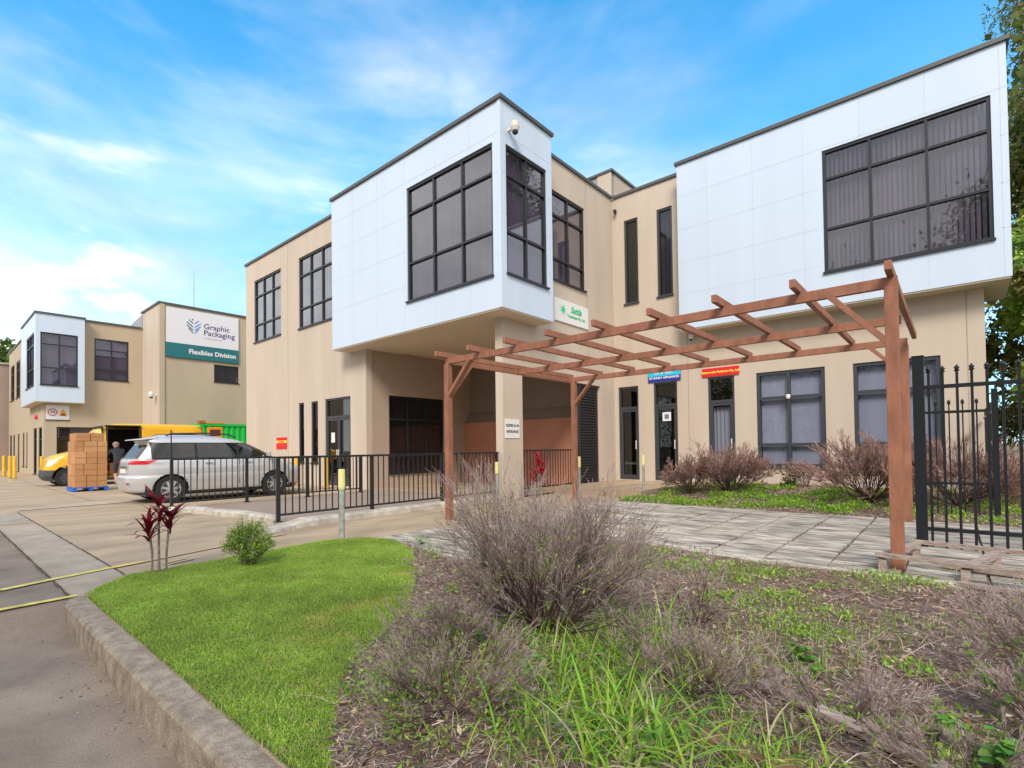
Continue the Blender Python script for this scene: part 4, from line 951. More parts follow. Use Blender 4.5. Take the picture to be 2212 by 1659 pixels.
    m_ = MB(); m_.box(Xc + .955, Xc + .985, Y0 + 2.83, Y0 + 3.86, .36, 2.10, YEL); m_.build('sliding_door', t, bevel=.01)
    m_ = MB(); m_.box(Xc + .95, Xc + .975, Y0 + 2.85, Y0 + 5.0, 1.20, 1.225, FRAME); m_.build('door_track', t)
    m_ = MB(); m_.box(Xc - .8, Xc + .8, Y0 + .3, Y0 + 5.0, .16, .30, FRAME)
    for (c, rr) in ax:
        for sx in (-1, 1):
            xo = Xc + sx * (W_ / 2 - .2); n = 14; k = m_.mi(FRAME); b = len(m_.v)
            for j in range(n + 1):
                a = PI * j / n; m_.v.append((xo, Y0 + c + math.cos(a) * rr, WR + math.sin(a) * rr)); m_.v.append((xo + sx * .19, Y0 + c + math.cos(a) * rr, WR + math.sin(a) * rr))
            for j in range(n): m_.f.append((b + 2 * j, b + 2 * j + 1, b + 2 * j + 3, b + 2 * j + 2)); m_.m.append(k)
    m_.build('underbody', t)
    for (c, rr) in ax:
        for sx in (1, -1): wheel(t, Xc + sx * (W_ / 2 - .14), Y0 + c, WR, .22, sx, spokes=6, rimc=mat('steel_rim', (.10, .10, .11), .5, metal=.5))
    m_ = MB(); m_.box(Xc + .97, Xc + 1.14, Y0 + 1.25, Y0 + 1.33, 1.28, 1.58, WHITE); m_.bar((Xc + .9, Y0 + 1.3, 1.4), (Xc + 1.0, Y0 + 1.3, 1.4), .04, .04, FRAME); m_.build('door_mirror', t)
    m_ = MB(); m_.box(Xc + .93, Xc + .955, Y0 + 5.15, Y0 + 5.75, .4, 2.22, mat('orange_door_paint', (.80, .30, .02), .4)); rd = m_.build('rear_door', t, bevel=.01); tag(rd, 'open orange rear door')
    m_ = MB(); m_.box(Xc + .956, Xc + .962, Y0 + 5.25, Y0 + 5.66, 1.85, 2.12, mat('dark_red_print', (.12, .02, .02), .6)); m_.build('decal', rd)
make_van()

# ================================================================ PALLET, CARTONS
CARD = mat('brown_cardboard', (.47, .235, .10), .8, var=.08, scale=3); CARD2 = mat('brown_cardboard_light', (.55, .29, .135), .8, var=.08, scale=3)
TAPE = mat('packing_tape', (.36, .16, .06), .35)
pl_ = thing('pallet', (-20.7, 3.62, 0), 'blue pallet under the stacked brown cartons', 'pallet')
BLU = mat('blue_pallet_paint', (.01, .13, .62), .55, var=.15, scale=6); px_, py_ = -21.25, 3.05
m_ = MB()
for i in range(5): m_.box(px_ + i * .225, px_ + i * .225 + .16, py_, py_ + .86, .105, .13, BLU)
m_.build('deck', pl_)
for i in range(3): m_ = MB(); m_.box(px_, px_ + 1.06, py_ + i * .38, py_ + i * .38 + .10, .02, .103, BLU); m_.build('bearer', pl_)
rb = random.Random(7); zc = .132
rows = [(.36, 3, 0), (.36, 3, 1), (.36, 3, 0), (.34, 3, 1), (.25, 2, 0)]
posw = {0: 'bottom', 1: 'second', 2: 'third', 3: 'fourth', 4: 'top'}
for li, (h, n, sh_) in enumerate(rows):
    if li == 4: ys = [3.11, 3.46, 3.81]
    else: ys = [3.07, 3.07 + (.30 if sh_ == 0 else .24), 3.07 + .56, 3.88]
    for j in range(len(ys) - 1):
        for i, (xa, xb) in enumerate(((-21.23, -20.72), (-20.71, -20.20))):
            t = thing('carton', (xb, ys[j], zc), '%s carton %s in the %s layer of the pallet stack' % ('brown front' if i else 'brown rear', ('nearest the van nose', 'in the middle', 'nearest the van door')[j] if n == 3 else ('on the left', 'on the right')[j], posw[li]), 'carton', 'cartons stacked on the pallet')
            m_ = MB(); e = .006; o_ = rb.uniform(-.008, .008); m_.box(xa + e, xb - e + o_, ys[j] + e, ys[j + 1] - e, zc, zc + h - e, CARD if rb.random() < .6 else CARD2); m_.build('box', t, bevel=.006)
            m_ = MB(); ym_ = (ys[j] + ys[j + 1]) / 2; m_.box(xb - e + o_ + .0005, xb - e + o_ + .002, ys[j] + .02, ys[j + 1] - .02, zc + h * .5 - .012, zc + h * .5 + .012, TAPE)
            m_.box(xb - e + o_ + .0005, xb - e + o_ + .002, ys[j + 1] - .14, ys[j + 1] - .10, zc + h * .68, zc + h * .76, mat('pale_green_print2', (.25, .35, .12), .7)); m_.build('tape', t)
    zc += h

# ================================================================ CONTAINER
sk = thing('skip_container', (-29, 9.4, 0), 'bright green corrugated steel container behind the car and van', 'container')
GRN = mat('bright_green_paint', (.012, .52, .07), .45, var=.06, scale=3); GRX = mat('orange_rust', (.42, .12, .03), .7, var=.3, scale=8)
m_ = MB(); x0, x1, y0, y1, zt = -31.4, -29.0, 9.35, 15.4, 2.62; k = m_.mi(GRN)
def corr(p0, p1, nrm, zb_, zt_, pitch=.28, dep=.05):
    p0 = Vector(p0); p1 = Vector(p1); l = (p1 - p0).length; d = (p1 - p0).normalized(); nn = Vector(nrm); pts = []; s_ = 0
    while s_ < l:
        for (ds, dd) in ((0, 0), (.09, 0), (.13, -dep), (.24, -dep)):
            if s_ + ds < l: pts.append(p0 + d * (s_ + ds) + nn * dd)
        s_ += pitch
    pts.append(p1)
    for a, b in zip(pts, pts[1:]): m_.face([(a.x, a.y, zb_), (b.x, b.y, zb_), (b.x, b.y, zt_), (a.x, a.y, zt_)], GRN)
corr((x1, y0 + .1, 0), (x1, y1, 0), (1, 0, 0), .12, zt - .1); corr((x0, y0, 0), (x1, y0, 0), (0, -1, 0), .12, zt - .1); m_.face([(x0, y0, .12), (x0, y1, .12), (x0, y1, zt), (x0, y0, zt)], GRN); m_.face([(x0, y1, .12), (x1, y1, .12), (x1, y1, zt), (x0, y1, zt)], GRN)
m_.build('body', sk, recalc=False)
m_ = MB(); m_.box(x1 - .06, x1 + .03, y0, y1, zt - .12, zt, GRN); m_.box(x0, x1 - .06, y0 - .03, y0 + .05, zt - .12, zt, GRN); m_.box(x1 - .06, x1 + .03, y0 - .03, y0 - .001, 0, zt, GRN); m_.box(x0, x1, y0, y1, 0, .12, FRAME); m_.build('frame', sk)
m_ = MB(); m_.box(x1 - .3, x1 + .06, y0 - .06, y0 + .22, zt + .002, zt + .14, GRX); m_.box(x1 - .1, x1 + .05, y0 + .25, y0 + 1.1, zt + .002, zt + .05, mat('orange_door_paint', (.8, .3, .02), .4)); m_.build('corner_hook', sk)

# ================================================================ PEOPLE
def person(name, loc, rotz, label, joints, radii, edges, mfun, mats, parts=None):
    t = thing(name, loc, label, 'person')
    me = bpy.data.meshes.new('body'); me.from_pydata(joints, edges, [])
    o = bpy.data.objects.new('body', me); COL.objects.link(o)
    md = o.modifiers.new('skin', 'SKIN'); o.modifiers.new('sub', 'SUBSURF').levels = 2
    for v, rr in zip(me.skin_vertices[0].data, radii): v.radius = rr if hasattr(rr, '__len__') else (rr, rr)
    me.skin_vertices[0].data[0].use_root = True
    dg = bpy.context.evaluated_depsgraph_get(); nm = bpy.data.meshes.new_from_object(o.evaluated_get(dg)); bpy.data.objects.remove(o)
    for m in mats: nm.materials.append(m)
    for p in nm.polygons: p.use_smooth = True; p.material_index = mfun(p.center)
    nm.name = 'body'; ob_ = bpy.data.objects.new('body', nm); COL.objects.link(ob_); ob_.parent = t; t.rotation_euler = (0, 0, rotz)
    return t
SKIN = mat('skin', (.50, .27, .20), .6); JACK = mat('dark_jacket', (.018, .018, .024), .8); SHO = mat('dark_shorts', (.02, .022, .035), .8); BLS = mat('blue_shoe', (.01, .09, .25), .6); HAIR = mat('grey_hair', (.30, .20, .17), .9)
# local axes: -X faces the van, person bends towards it;  x forward = -X
J = [(0, 0, .86), (-.10, 0, 1.02), (-.26, 0, 1.22), (-.34, 0, 1.32), (-.40, 0, 1.38), (-.46, 0, 1.43), (-.47, 0, 1.52),
     (-.30, .17, 1.27), (-.42, .24, 1.08), (-.60, .20, .95), (-.68, .17, .93),
     (-.30, -.17, 1.27), (-.42, -.26, 1.08), (-.60, -.22, .95), (-.68, -.18, .93),
     (.0, .09, .80), (-.05, .11, .46), (.06, .11, .10), (-.08, .12, .045),
     (.0, -.09, .80), (.03, -.12, .46), (.20, -.12, .12), (.08, -.13, .05),
     (-.75, .20, .925), (-.76, .17, .915), (-.75, .135, .92), (-.69, .125, .95), (-.75, -.21, .925), (-.76, -.18, .915), (-.75, -.145, .92), (-.69, -.135, .95), (-.765, .185, .91), (-.765, -.195, .91)]
RJ = [(.15, .13), (.15, .12), (.17, .13), (.10, .09), (.055, .055), (.09, .085), (.095, .09), .075, .05, .038, .03, .075, .05, .038, .03, .10, .065, .042, .04, .10, .065, .042, .04] + [.009] * 10
EJ = [(0, 1), (1, 2), (2, 3), (3, 4), (4, 5), (5, 6), (2, 7), (7, 8), (8, 9), (9, 10), (2, 11), (11, 12), (12, 13), (13, 14), (0, 15), (15, 16), (16, 17), (17, 18), (0, 19), (19, 20), (20, 21), (21, 22), (10, 23), (10, 24), (10, 25), (10, 26), (14, 27), (14, 28), (14, 29), (14, 30), (10, 31), (14, 32)]
def pm_(c):
    x, y, z = c
    if x < -.63 and z < 1.0: return 0
    if z > 1.36 and x < -.36: return 0
    if z < .11: return 3
    if z < .42: return 0
    if z < .86 and x > -.25: return 2
    return 1
pe = person('person', (-23.35, 4.83, 0), 0.0, 'man in dark jacket and shorts bending into the open van doorway', J, RJ, EJ, pm_, [SKIN, JACK, SHO, BLS])
m_ = MB(); m_.disc_prism((-.465, 0, 1.44), 'z', [(.02, .100), (.07, .104), (.12, .085), (.15, .03)], HAIR, 14); hh = m_.build('hair'); hh.parent = pe
m_ = MB()
for sy in (-1, 1): m_.disc_prism((-.46, sy * .088, 1.46), 'y', [(-.012, .012), (0, .022), (.012, .012)], SKIN, 8)
m_.hexa([(-.56, -.012, 1.43), (-.54, -.012, 1.43), (-.54, .012, 1.43), (-.56, .012, 1.43), (-.552, -.008, 1.475), (-.54, -.008, 1.475), (-.54, .008, 1.475), (-.552, .008, 1.475)], SKIN); ff = m_.build('face'); ff.parent = pe
ct = thing('carton', (-24.35, 4.83, .3), 'brown carton inside the open van doorway behind the bending man', 'carton', 'cartons in the van')
m_ = MB(); m_.box(-24.55, -24.15, 4.70, 5.02, .305, .80, CARD); m_.build('box', ct, bevel=.006); m_ = MB(); m_.box(-24.148, -24.146, 4.72, 5.0, .54, .565, TAPE); m_.build('tape', ct)

# ================================================================ OLD TIMBER BENCH FRAME
GT = mat('weathered_timber', (.22, .15, .12), .9, col2=(.50, .42, .38), scale=9, bump=.5, bscale=40, stretch=(1, 6, 6))
bn_ = thing('timber_frame', (.2, 6.0, 0), 'low weathered grey timber bench frame between pergola post and black fence', 'bench frame')
for (p, q, w_, h_) in (((-.55, 5.58, .19), (.62, 5.42, .19), .05, .035), ((-.33, 6.52, .19), (1.1, 6.30, .19), .05, .035), ((-.30, 6.50, .165), (-.52, 5.62, .165), .07, .04), ((.28, 6.40, .165), (.06, 5.52, .165), .07, .04), ((-.1, 5.98, .08), (1.3, 5.75, .08), .06, .03), ((.0, 5.44, .05), (1.2, 5.2, .05), .06, .03), ((.62, 5.42, .185), (1.1, 6.30, .165), .07, .04)):
    m_ = MB(); m_.bar(p, q, w_, h_, GT); m_.build('slat', bn_)
for (x, y) in ((-.50, 5.60), (.05, 5.50), (-.30, 6.42), (.27, 6.33), (.62, 5.5), (1.05, 6.2)):
    m_ = MB(); m_.bar((x, y, -.02), (x, y, .15), .06, .07, GT, up=(0, 1, 0)); m_.build('leg', bn_)
lg = thing('sleeper', (-.7, 2.2, 0), 'dark weathered timber sleeper lying in the foreground scrub', 'timber')
m_ = MB(); m_.bar((-1.12, 2.02, .035), (-.38, 1.98, .03), .09, .07, mat('dark_timber', (.12, .065, .035), .9, col2=(.28, .17, .10), scale=12)); m_.build('board', lg, bevel=.006)
lg = thing('sleeper', (.1, 2.3, 0), 'pale weathered timber board lying in the scrub at lower right', 'timber')
m_ = MB(); m_.bar((-.72, 2.62, .05), (.42, 2.12, .04), .07, .03, GT); m_.build('board', lg, bevel=.004)
# ================================================================ VEGETATION
VATTR = mat('dry_twig', (1, 1, 1), .85, attr='tint')
LEAFM = mat('leaf_green', (1, 1, 1), .55, attr='tint', spec=.3)
def leafy():
    m = LEAFM; t = m.node_tree; b = t.nodes['Principled BSDF']; o = [n for n in t.nodes if n.type == 'OUTPUT_MATERIAL'][0]; vc = [n for n in t.nodes if n.type == 'VERTEX_COLOR'][0]
    tr = t.nodes.new('ShaderNodeBsdfTranslucent'); mx = t.nodes.new('ShaderNodeMixShader'); mx.inputs[0].default_value = .38
    t.links.new(vc.outputs[0], tr.inputs[0]); t.links.new(b.outputs[0], mx.inputs[1]); t.links.new(tr.outputs[0], mx.inputs[2]); t.links.new(mx.outputs[0], o.inputs[0])
leafy()
LITTER = mat('dry_litter', (1, 1, 1), .9, attr='tint')
def twig_mesh(name, segs, parent, m=VATTR, c0=(.16, .09, .08), c1=(.52, .44, .45), seed=0, sides=3):
    S = np.array(segs, dtype=np.float64)   # p0(3) p1(3) r0 r1 t
    P0, P1, R0, R1, T = S[:, :3], S[:, 3:6], S[:, 6], S[:, 7], S[:, 8]
    D = P1 - P0; D /= np.linalg.norm(D, axis=1, keepdims=True) + 1e-9
    up = np.tile([0.31, 0.17, 1.0], (len(S), 1)); Aq = np.cross(D, up); Aq /= np.linalg.norm(Aq, axis=1, keepdims=True) + 1e-9; Bq = np.cross(D, Aq)
    V = np.zeros((len(S), 2 * sides, 3))
    for j in range(sides):
        a = 2 * PI * j / sides; o = Aq * math.cos(a) + Bq * math.sin(a)
        V[:, j] = P0 + o * R0[:, None]; V[:, sides + j] = P1 + o * R1[:, None]
    base = np.arange(len(S))[:, None] * 2 * sides
    F = np.concatenate([base + np.array([[j, (j + 1) % sides, sides + (j + 1) % sides, sides + j]]) for j in range(sides)], 0)
    rs = np.random.RandomState(seed); rv = rs.uniform(.45, 1.6, (len(S), 1)); Tq = np.clip(T, 0, 1)[:, None] ** 2.4; Cc = (np.array(c0) * (1 - Tq) + np.array(c1) * Tq) * rv
    C = np.repeat(Cc, 2 * sides, axis=0)
    return np_mesh(name, V.reshape(-1, 3), F, [m], parent, colors=C)
def grow_bush(base, R, H, stems, levels, seed, r0=.009, spread=1.0, split=(2, 3), flat=0.0, tipw=.0016, sub=2, curl=.055, ang=(.16, .52), elmin=.08):
    rr = random.Random(seed); segs = []; tips = []; b = Vector(base)
    def rec(p, d, l, lev, rad_):
        q = p; dd = d.copy()
        for i in range(sub):
            dd = (dd + Vector((rr.gauss(0, curl), rr.gauss(0, curl), rr.gauss(.025, curl)))).normalized(); n_ = q + dd * (l / sub)
            if n_.z < b.z + .01: n_.z = b.z + .01
            ra = rad_ * (1 - .25 * i / sub); segs.append((*q, *n_, max(tipw, ra), max(tipw * .8, ra * .8), min(1, lev / levels + .1 * i))); q = n_
        if lev >= levels: tips.append((q, dd)); return
        k = rr.choice(split)
        for i in range(k):
            ax_ = Vector((rr.gauss(0, 1), rr.gauss(0, 1), rr.gauss(0, 1))).normalized(); an_ = rr.uniform(*ang)
            nd = (Matrix.Rotation(an_, 3, ax_) @ dd); nd.z += .05 - flat * .2; nd.normalize()
            rec(q, nd, l * rr.uniform(.60, .98), lev + 1, rad_ * .66)
    tot = sum(.77 ** i for i in range(levels + 1))
    for i in range(stems):
        az = 2 * PI * (i * .618 + rr.random() * .2); el = rr.uniform(elmin, 1.0)
        rad_ = R * (1 - el * .62) * spread; d = Vector((math.cos(az) * rad_, math.sin(az) * rad_, H * (.35 + .65 * el))); l = d.length / tot; d.normalize()
        rec(b + Vector((rr.gauss(0, .03), rr.gauss(0, .03), 0)), d, l * rr.uniform(.9, 1.1), 0, r0 * rr.uniform(.7, 1.1))
    return segs, tips
def leaf_mesh(name, pos, dirs, L_, W_, cols, parent, m=LEAFM, seed=0, jitter=.6, droop=0.0, kind4=True):
    rs = np.random.RandomState(seed); n = len(pos); D = np.asarray(dirs) + rs.normal(0, jitter, (n, 3)); D[:, 2] -= droop
    D /= np.linalg.norm(D, axis=1, keepdims=True) + 1e-9; Rn = rs.normal(0, 1, (n, 3)); A_ = np.cross(D, Rn); A_ /= np.linalg.norm(A_, axis=1, keepdims=True) + 1e-9
    LL = (L_ * rs.uniform(.6, 1.3, n))[:, None]; WW = (W_ * rs.uniform(.7, 1.3, n))[:, None] / 2; P = np.asarray(pos)
    V = np.stack([P, P + D * LL * .45 + A_ * WW, P + D * LL, P + D * LL * .45 - A_ * WW], 1); F = np.arange(n * 4).reshape(n, 4)
    cs = np.asarray(cols)[rs.randint(0, len(cols), n)] * rs.uniform(.7, 1.3, (n, 1)); C = np.repeat(cs, 4, axis=0)
    return np_mesh(name, V.reshape(-1, 3), F, [m], parent, colors=C)

# -------- lawn grass
def sample_poly(P, n, rs):
    xs = [p[0] for p in P]; ys = [p[1] for p in P]; out_ = []
    X = rs.uniform(min(xs), max(xs), n * 3); Y = rs.uniform(min(ys), max(ys), n * 3); k = inpoly(P, X, Y); return X[k][:n], Y[k][:n]
def blades(name, X, Y, Z, h, w_, cols, seed, lean=.5, wgt=None, m=LEAFM, label=None, cat=None):
    rs = np.random.RandomState(seed); n = len(X); hh = h * rs.uniform(.5, 1.35, n); az = rs.uniform(0, 2 * PI, n); ln = np.minimum(np.abs(rs.normal(0, lean, n)), 1.25); a2 = rs.uniform(0, 2 * PI, n)
    P = np.stack([X, Y, Z], 1); S = np.stack([np.cos(az), np.sin(az), az * 0], 1) * (w_ * rs.uniform(.7, 1.4, n))[:, None] / 2; Ld = np.stack([np.cos(a2), np.sin(a2), a2 * 0], 1)
    M1 = P + Ld * (hh * ln * .35)[:, None] + np.array([0, 0, 1]) * (hh * .6)[:, None]; T_ = P + Ld * (hh * ln)[:, None] + np.array([0, 0, 1]) * (hh * np.clip(1 - ln * .4, .25, 1))[:, None]
    V = np.stack([P - S, P + S, M1 + S * .8, M1 - S * .8, T_ + S * .15, T_ - S * .15], 1); b0 = np.arange(n)[:, None] * 6; F = np.concatenate([b0 + np.array([[0, 1, 2, 3]]), b0 + np.array([[3, 2, 4, 5]])], 0)
    cs = np.asarray(cols)[rs.randint(0, len(cols), n)] * rs.uniform(.75, 1.25, (n, 1))
    if wgt is not None: cs = cs * (wgt[:, None] if wgt.ndim == 1 else wgt)
    o = np_mesh(name, V.reshape(-1, 3), F, [m], None, colors=np.repeat(cs, 6, axis=0)); tag(o, label, cat, kind='stuff'); return o
rs = np.random.RandomState(11)
X, Y = sample_poly(LAWN, 260000, rs); Zl = zlawn(X, Y) - .004
pat = vnoise(X, Y, .35, 21) * .6 + vnoise(X, Y, .1, 22) * .4
GCOL = [(.29, .50, .045), (.38, .56, .06), (.45, .58, .10), (.21, .41, .04), (.54, .54, .20)]
blades('lawn_grass', X, Y, Zl, .020, .0034, GCOL, 5, lean=1.2, wgt=(.74 + .60 * pat)[:, None] * (1 + np.clip(vnoise(X, Y, .55, 23) * .7 + vnoise(X, Y, .16, 24) * .5 - .72, 0, 1)[:, None] * np.array([[.9, .1, 1.2]])), label='short bright green lawn grass', cat='grass')
# edge tufts of lawn hanging over the kerb and yard
E_ = []; Pl = LAWN
for (a, b) in zip(Pl, Pl[1:] + Pl[:1]):
    l = math.hypot(b[0] - a[0], b[1] - a[1]); n = int(l * 700)
    for i in range(n): t = rs.rand(); E_.append((a[0] + (b[0] - a[0]) * t + rs.normal(0, .03), a[1] + (b[1] - a[1]) * t + rs.normal(0, .028)))
E_ = np.array(E_); k_ = E_[:, 1] > .893; E_ = E_[k_]
blades('lawn_edge_grass', E_[:, 0], E_[:, 1], np.full(len(E_), .005), .028, .0035, GCOL, 6, lean=.9, label='longer grass along the lawn edge', cat='grass')

# -------- dry litter on the bed
n = 85000; X = rs.uniform(-5.3, 4.5, n * 2); Y = .95 + 12.8 * rs.rand(n * 2) ** 1.7; k_ = inpoly(BED, X, Y) & ~((Y > 5.35) & (Y < 9.5)) & (X < .55 + Y * .12); X, Y = X[k_][:n], Y[k_][:n]
Z = zsoil(X, Y) + rs.uniform(.002, .02, len(X)); dist = np.hypot(X, Y); az = rs.uniform(0, 2 * PI, len(X))
LEN = rs.uniform(.010, .05, len(X)) ** 1.0 * (1 + dist * .05); WD = rs.uniform(.0008, .0019, len(X)) * (1 + dist * .14)
D = np.stack([np.cos(az), np.sin(az), rs.normal(0, .25, len(X))], 1); Sd = np.stack([-np.sin(az), np.cos(az), rs.normal(0, .4, len(X))], 1); P = np.stack([X, Y, Z], 1)
V = np.stack([P - D * LEN[:, None] / 2 - Sd * WD[:, None], P + D * LEN[:, None] / 2 - Sd * WD[:, None], P + D * LEN[:, None] / 2 + Sd * WD[:, None], P - D * LEN[:, None] / 2 + Sd * WD[:, None]], 1)
cc = np.array([(.38, .26, .20), (.48, .37, .31), (.20, .12, .09), (.58, .47, .39), (.28, .17, .14), (.44, .27, .16)])[rs.randint(0, 6, len(X))] * rs.uniform(.6, 1.25, (len(X), 1))
o = np_mesh('dry_litter', V.reshape(-1, 3), np.arange(len(X) * 4).reshape(-1, 4), [LITTER], None, colors=np.repeat(cc, 4, axis=0)); tag(o, 'dry twigs and leaf litter covering the garden soil', 'litter', kind='stuff')
sg = []
for i in range(5200):
    x = rs.uniform(-3.6, 1.6); y = 1.0 + 4.4 * rs.rand() ** 1.2
    if not inpoly(BED, np.array([x]), np.array([y]))[0]: continue
    a = rs.uniform(0, 2 * PI); l = rs.uniform(.05, .26); el = abs(rs.normal(0, .35)); z0_ = float(zsoil(np.array([x]), np.array([y]))[0]) + .004; r0_ = rs.uniform(.0008, .0022); b_ = rs.normal(0, .25)
    p0 = (x, y, z0_); p1 = (x + math.cos(a) * l * .5, y + math.sin(a) * l * .5, z0_ + math.sin(el) * l * .5 + .006); p2 = (p1[0] + math.cos(a + b_) * l * .5, p1[1] + math.sin(a + b_) * l * .5, z0_ + math.sin(el) * l * .9)
    t_ = rs.rand(); sg.append((*p0, *p1, r0_, r0_ * .9, t_)); sg.append((*p1, *p2, r0_ * .9, r0_ * .5, t_))
tag(twig_mesh('fallen_twigs', sg, None, seed=77, c0=(.16, .09, .08), c1=(.55, .46, .44)), 'loose dry twigs strewn over the garden bed', 'twigs', kind='stuff')
n = 3500; X = rs.uniform(-4, 2, n * 2); Y = 1.0 + 4.3 * rs.rand(n * 2); k_ = inpoly(BED, X, Y); X, Y = X[k_][:n], Y[k_][:n]
o = leaf_mesh('fallen_leaves', np.stack([X, Y, zsoil(X, Y) + .015], 1), np.stack([rs.normal(0, 1, len(X)), rs.normal(0, 1, len(X)), X * 0], 1), .035, .02, [(.33, .22, .13), (.50, .40, .28), (.20, .11, .07)], None, LITTER, 3, jitter=.25); tag(o, 'scattered dead leaves on the garden soil', 'leaves', kind='stuff')

# -------- low green weeds / ground cover
def weeds(name, cx0, n, seed, L_=.03, W_=.014, cols=None, label=None, hgt=.05):
    r_ = np.random.RandomState(seed); pos = []
    for (x, y, rad_, cnt) in cx0:
        a = r_.uniform(0, 2 * PI, cnt); q = rad_ * np.sqrt(r_.rand(cnt)) * r_.uniform(.4, 1, cnt); pos.append(np.stack([x + np.cos(a) * q, y + np.sin(a) * q, r_.uniform(.0, 1, cnt) ** 1.3 * hgt * (1 - q / rad_ * .6)], 1))
    pos = np.concatenate(pos); k_ = inpoly(BED, pos[:, 0], pos[:, 1]) & ~((pos[:, 1] > 5.5) & (pos[:, 1] < 9.4)); pos = pos[k_]; pos[:, 2] += zsoil(pos[:, 0], pos[:, 1])
    o = leaf_mesh(name, pos, np.tile([0, 0, .8], (len(pos), 1)), L_, W_, cols or [(.22, .42, .04), (.32, .53, .07), (.15, .30, .04), (.42, .58, .11)], None, LEAFM, seed, jitter=.8)
    tag(o, label, 'weeds', kind='stuff')
rw = random.Random(31)
patch = []
for i in range(150):   # strip in front of the building wall
    x = rw.uniform(-5.2, 3.0); y = 9.55 + 3.9 * rw.random() ** 1.2; patch.append((x, y, rw.uniform(.12, .45), int(150 * (1.25 if x < -1 else .55))))
weeds('ground_weeds', patch, 0, 41, .055, .022, label='bright green weeds growing between path and building wall', hgt=.10)
patch = []
for i in range(130):
    y = 2.2 + 3.1 * rw.random(); x = -5.1 + 6.2 * rw.random()
    if not inpoly(BED, np.array([x]), np.array([y]))[0]: continue
    patch.append((x, y, rw.uniform(.05, .22), rw.choice((15, 30, 60, 110))))
for (x, y) in ((-2.2, 4.6), (-1.9, 4.7), (-1.6, 4.9), (-1.2, 4.95), (-2.4, 5.2), (-1.0, 4.3), (-1.3, 3.9), (-.8, 3.6), (-3.2, 4.2), (-.5, 5.3), (-.2, 5.35)): patch.append((x, y, .28, 200))
weeds('ground_weeds', patch, 0, 42, .032, .014, label='small green weeds scattered through the dry garden bed', hgt=.06)
patch = []
for i in range(120):
    x = rw.uniform(-2.6, .8); y = rw.uniform(1.0, 2.6)
    if inpoly(BED, np.array([x]), np.array([y]))[0]: patch.append((x, y, rw.uniform(.08, .2), rw.choice((30, 70, 120))))
weeds('ground_weeds', patch, 0, 43, .024, .011, label='small round leaved weeds at the foot of the nearest dead bushes', hgt=.09)
n = 16000; X = rs.uniform(-3.4, 1.2, n); Y = rs.uniform(1.0, 5.3, n); k_ = inpoly(BED, X, Y) & (vnoise(X, Y, .5, 51) > .58); X, Y = X[k_], Y[k_]
blades('wild_grass', X, Y, zsoil(X, Y), .075, .0045, [(.22, .40, .05), (.30, .50, .07), (.58, .50, .28), (.15, .30, .04)], 52, lean=.8, label='thin wild grass in the dry garden bed', cat='grass')

# -------- dead bushes
def dead_bush(base, R, H, stems, levels, seed, label, r0=.009, green=0, group='dead twiggy bushes', c0=(.085, .042, .036), c1=(.38, .29, .28), tipw=.0016, **kw):
    t = thing('dead_bush', base, label, 'bush', group); segs, tips = grow_bush(base, R, H, stems, levels, seed, r0, tipw=tipw, **kw)
    thick = [s for s in segs if s[8] < .34]; thin = [s for s in segs if s[8] >= .34]
    twig_mesh('branches', thick, t, c0=c0, c1=c1, seed=seed); twig_mesh('twigs', thin, t, c0=c0, c1=c1, seed=seed + 1)
    if green:
        rr = random.Random(seed); ch = [rr.choice(thin) for _ in range(green)]; leaf_mesh('leaves', [s[3:6] for s in ch], [(s[3] - s[0], s[4] - s[1], s[5] - s[2]) for s in ch], .028, .011, [(.18, .30, .05), (.30, .38, .08)], t, seed=seed, jitter=.5)
    return t
dead_bush((-1.93, 2.52, .01), .80, .82, 38, 6, 101, 'largest dead twiggy bush in front of the pergola', r0=.009, green=1500, tipw=.0011, elmin=.16, curl=.085, ang=(.18, .6))
dead_bush((-1.66, 1.52, .01), .42, .24, 20, 5, 102, 'low dead bush beside the lawn at the bottom of the picture', r0=.006, green=420, tipw=.0008, spread=1.3)
dead_bush((-2.12, 1.90, .01), .36, .28, 14, 5, 103, 'small dead bush at the lawn edge below the largest bush', r0=.006, green=220, tipw=.0009, spread=1.2)
dead_bush((-.98, 2.38, .01), .36, .22, 18, 5, 104, 'low grey dead bush in the middle of the bed right of the long grass', r0=.006, tipw=.0009, green=60, spread=1.2)
dead_bush((-1.25, 3.2, .01), .28, .50, 7, 5, 105, 'thin dead bush between the largest bush and the stone path', r0=.006, green=80, tipw=.0012)
dead_bush((.50, 3.60, .01), .52, .36, 20, 6, 106, 'dead bush at the right edge below the timber frame', r0=.008, green=160, tipw=.0012, spread=1.1)
dead_bush((.30, 2.85, .01), .38, .22, 16, 5, 107, 'low dead bush behind the broad leaved weed at lower right', r0=.006, green=120, tipw=.0010, spread=1.2)
dead_bush((-.40, 2.42, .01), .32, .13, 16, 5, 109, 'flat tangle of dead twigs beside the pale timber board', r0=.005, green=60, tipw=.0009, spread=1.3)
dead_bush((.02, 2.36, .01), .28, .11, 14, 5, 110, 'low twig tangle at the bottom right behind the pale board', r0=.005, green=80, tipw=.0009, spread=1.3)
dead_bush((.90, 5.0, .01), .34, .80, 9, 5, 108, 'upright dead bush beside the timber frame at the right edge', r0=.008, tipw=.0017)
WC = dict(c0=(.09, .045, .038), c1=(.36, .22, .185))
dead_bush((-3.75, 11.6, .13), 1.0, .78, 26, 6, 111, 'rounded brown leafless bush in front of the curtained door', r0=.014, green=160, tipw=.0042, group='leafless bushes along the wall', **WC)
dead_bush((-4.45, 11.2, .13), .75, .58, 20, 6, 112, 'smaller brown leafless bush in front of the middle glass door', r0=.012, tipw=.004, group='leafless bushes along the wall', **WC)
